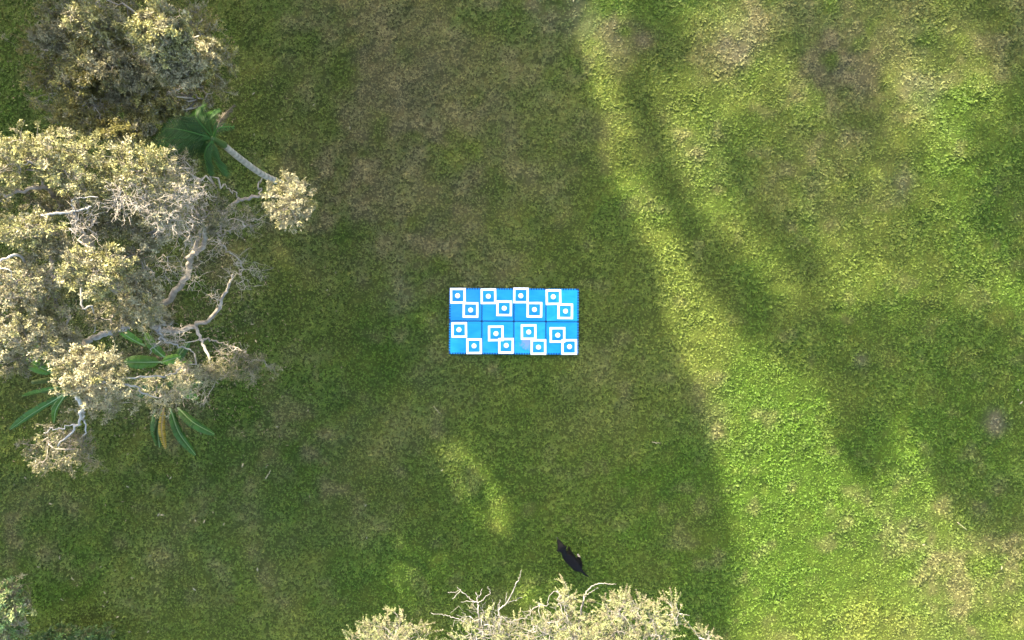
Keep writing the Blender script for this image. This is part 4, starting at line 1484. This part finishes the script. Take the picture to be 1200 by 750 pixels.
               [-1.92, 15.68, 10.79, 0.7, 0.8],
               [-3.23, 16.39, 10.87, 0.4, 0.8],
               [3.04, 17.09, 11.25, 0.4, 0.8],
               [0.94, 12.62, 10.48, 0.55, 0.8],
               [-2.68, 14.62, 9.46, 0.4, 0.8],
               [1.04, 16.35, 10.94, 0.55, 0.8],
               [-1.54, 16.56, 10.91, 0.4, 0.8],
               [-2.79, 16.77, 12.21, 0.4, 0.8],
               [3.34, 14.28, 9.53, 0.55, 0.8],
               [2.46, 14.5, 9.64, 0.4, 0.8],
               [-1.74, 14.53, 9.58, 0.4, 0.8],
               [3.34, 12.21, 11.68, 0.55, 0.8],
               [0.44, 12.74, 10.2, 0.4, 0.8],
               [-0.55, 18.13, 11.92, 0.4, 0.8],
               [4.68, 13.47, 9.2, 0.7, 0.8],
               [-1.55, 14.04, 10.62, 0.4, 0.8],
               [1.3, 22.33, 11.51, 1.2, 0.55],
               [-17.1, 19.32, 8.19, 1.2, 0.55],
               [2.54, 24.1, 10.87, 1.2, 0.55],
               [0.92, 19.9, 11.48, 1.2, 0.55],
               [1.34, 22.1, 9.8, 1.2, 0.55],
               [-15.26, 13.49, 5.64, 1.2, 0.55],
               [-14.59, 17.31, 6.65, 1.2, 0.55],
               [4.09, 18.1, 10.66, 1.2, 0.55],
               [-4.21, 25.3, 12.41, 1.4, 0.32],
               [-3.82, 20.16, 11.44, 1.4, 0.32],
               [-5.03, 21.41, 9.9, 1.4, 0.32],
               [0.3, 16.03, 9.18, 1.4, 0.32],
               [-1.32, 23.71, 11.07, 1.4, 0.32],
               [-8.04, 9.72, 8.2, 0.45, 1.0],
               [-7.88, 9.44, 7.6, 0.4, 1.0],
               [-5.66, 7.77, 8.0, 0.3, 1.0],
               [-6.51, 9.06, 8.6, 0.3, 1.0],
               [-7.54, 8.74, 8.6, 0.36, 1.0],
               [-7.82, 9.56, 8.8, 0.25, 1.0],
               [-8.8, 9.73, 8.0, 0.42, 1.0],
               [-8.95, 9.87, 8.5, 0.36, 1.0],
               [-9.48, 10.96, 9.0, 0.4, 1.0],
               [-3.91, 18.35, 8.5, 0.5, 0.55],
               [-0.61, 18.0, 9.0, 0.6, 0.55],
               [-1.25, 18.96, 9.0, 0.5, 0.55],
               [-15.68, 17.41, 8.0, 0.8, 0.55],
               [-15.84, 16.61, 8.0, 0.7, 0.55],
               [-15.52, 18.21, 8.0, 0.8, 0.55],
               [-5.47, 19.79, 10.0, 0.26, 1],
               [-5.44, 19.45, 10.3, 0.27, 1],
               [-4.88, 18.11, 10.0, 0.27, 1],
               [-4.65, 17.58, 10.2, 0.28, 1],
               [-4.08, 16.54, 10.0, 0.3, 1],
               [-3.91, 16.45, 10.4, 0.32, 1],
               [-3.44, 18.19, 10.0, 0.32, 0.55],
               [-3.07, 17.7, 10.2, 0.34, 0.55],
               [-2.27, 16.51, 10.0, 0.36, 0.55],
               [-1.23, 12.75, 10.0, 0.26, 0.55],
               [-1.39, 13.15, 10.0, 0.32, 0.55]])
M_TALL = attr_mat('tall tree leaf', .5, .15, .4)
rg = np.random.default_rng(4)
solid = BL[BL[:, 4] > .9]
thin = BL[BL[:, 4] < .9]


def kmeans(P, k, rng):
    c = P[rng.choice(len(P), k, replace=False)]
    for _ in range(25):
        lab = np.argmin(((P[:, None] - c[None]) ** 2).sum(-1), 1)
        c = np.array([P[lab == q].mean(0) if (lab == q).any() else c[q] for q in range(k)])
    return lab


lab_s, lab_t = kmeans(solid[:, :2], 11, rg), kmeans(thin[:, :2], 4, rg)
sets = [solid[lab_s == q] for q in range(11) if (lab_s == q).any()] + [thin[lab_t == q] for q in range(4) if (lab_t == q).any()]
for S_ in sets:
    wts = S_[:, 3] ** 2
    base = (S_[:, :2] * wts[:, None]).sum(0) / wts.sum()
    if base[0] > -1: base[1] = max(base[1], 12.5)
    if base[1] < 7.6 and base[0] > -11.5:
        if 7.6 - base[1] < base[0] + 11.5: base[1] = 7.6
        else: base[0] = -11.5
    sparse = S_[0, 4] < .9
    t = tag(empty('shade_tree', (base[0], base[1], 0)),
            'tall thin-crowned tree beyond the frame edge that dapples the lawn' if sparse else 'tall dense tree beyond the frame edge whose shadow darkens the lawn', 'tree',
            'tall trees standing beyond the frame')
    cen = (S_[:, :3] * wts[:, None]).sum(0) / wts.sum()
    b0 = np.array([base[0], base[1], -.1])
    tp = cen - np.array([0, 0, .4])
    g = Geo()
    St = spline([b0, (b0 + tp) / 2 + rg.normal(0, .1, 3), tp], 5)
    tube(g, St, np.linspace(.10, .05, len(St)) * (.6 if sparse else 1), 9, GREY)
    g.obj('trunk', M_BARK, t)
    lf = Geo()
    for (x, y, z, r_, d_) in S_:
        g = Geo()
        c0 = np.array([x, y, z])
        mid = (tp + c0) / 2 + np.array([0, 0, .3])
        Sl = spline([tp, mid, c0], 4, .03)
        tube(g, Sl, np.linspace(.018 + .016 * r_, .010 + .006 * r_, len(Sl)) * (1 if d_ > .9 else .3), 6, GREY)
        for q in range(int(8 + 8 * r_)):
            e = c0 + nrm(rg.normal(0, 1, 3)) * np.array([r_, r_, r_ * .75]) * .9
            tube(g, spline([c0, (c0 + e) / 2 + rg.normal(0, .06, 3), e], 2), np.linspace(.010, .004, 5), 4, GREY, cap=False)
        g.obj('limb', M_BARK, t)
        n = int((1500 if d_ > .9 else 1000 if d_ > .5 else 230) * r_ * r_)
        dn = nrm(rg.normal(0, 1, (n, 3)))
        P = c0 + dn * (rg.random(n) ** .45 * 1.02)[:, None] * np.array([r_, r_, r_ * .75])
        L = rg.uniform(.18, .28, n)
        leaf_arrays(lf, P, rg.normal(0, 1, (n, 3)), L, L * .55, np.array([.055, .085, .022]) * rg.uniform(.7, 1.4, (n, 1)), .15, rg)
    lf.obj('crown', M_TALL, t, smooth=False, kind='stuff')
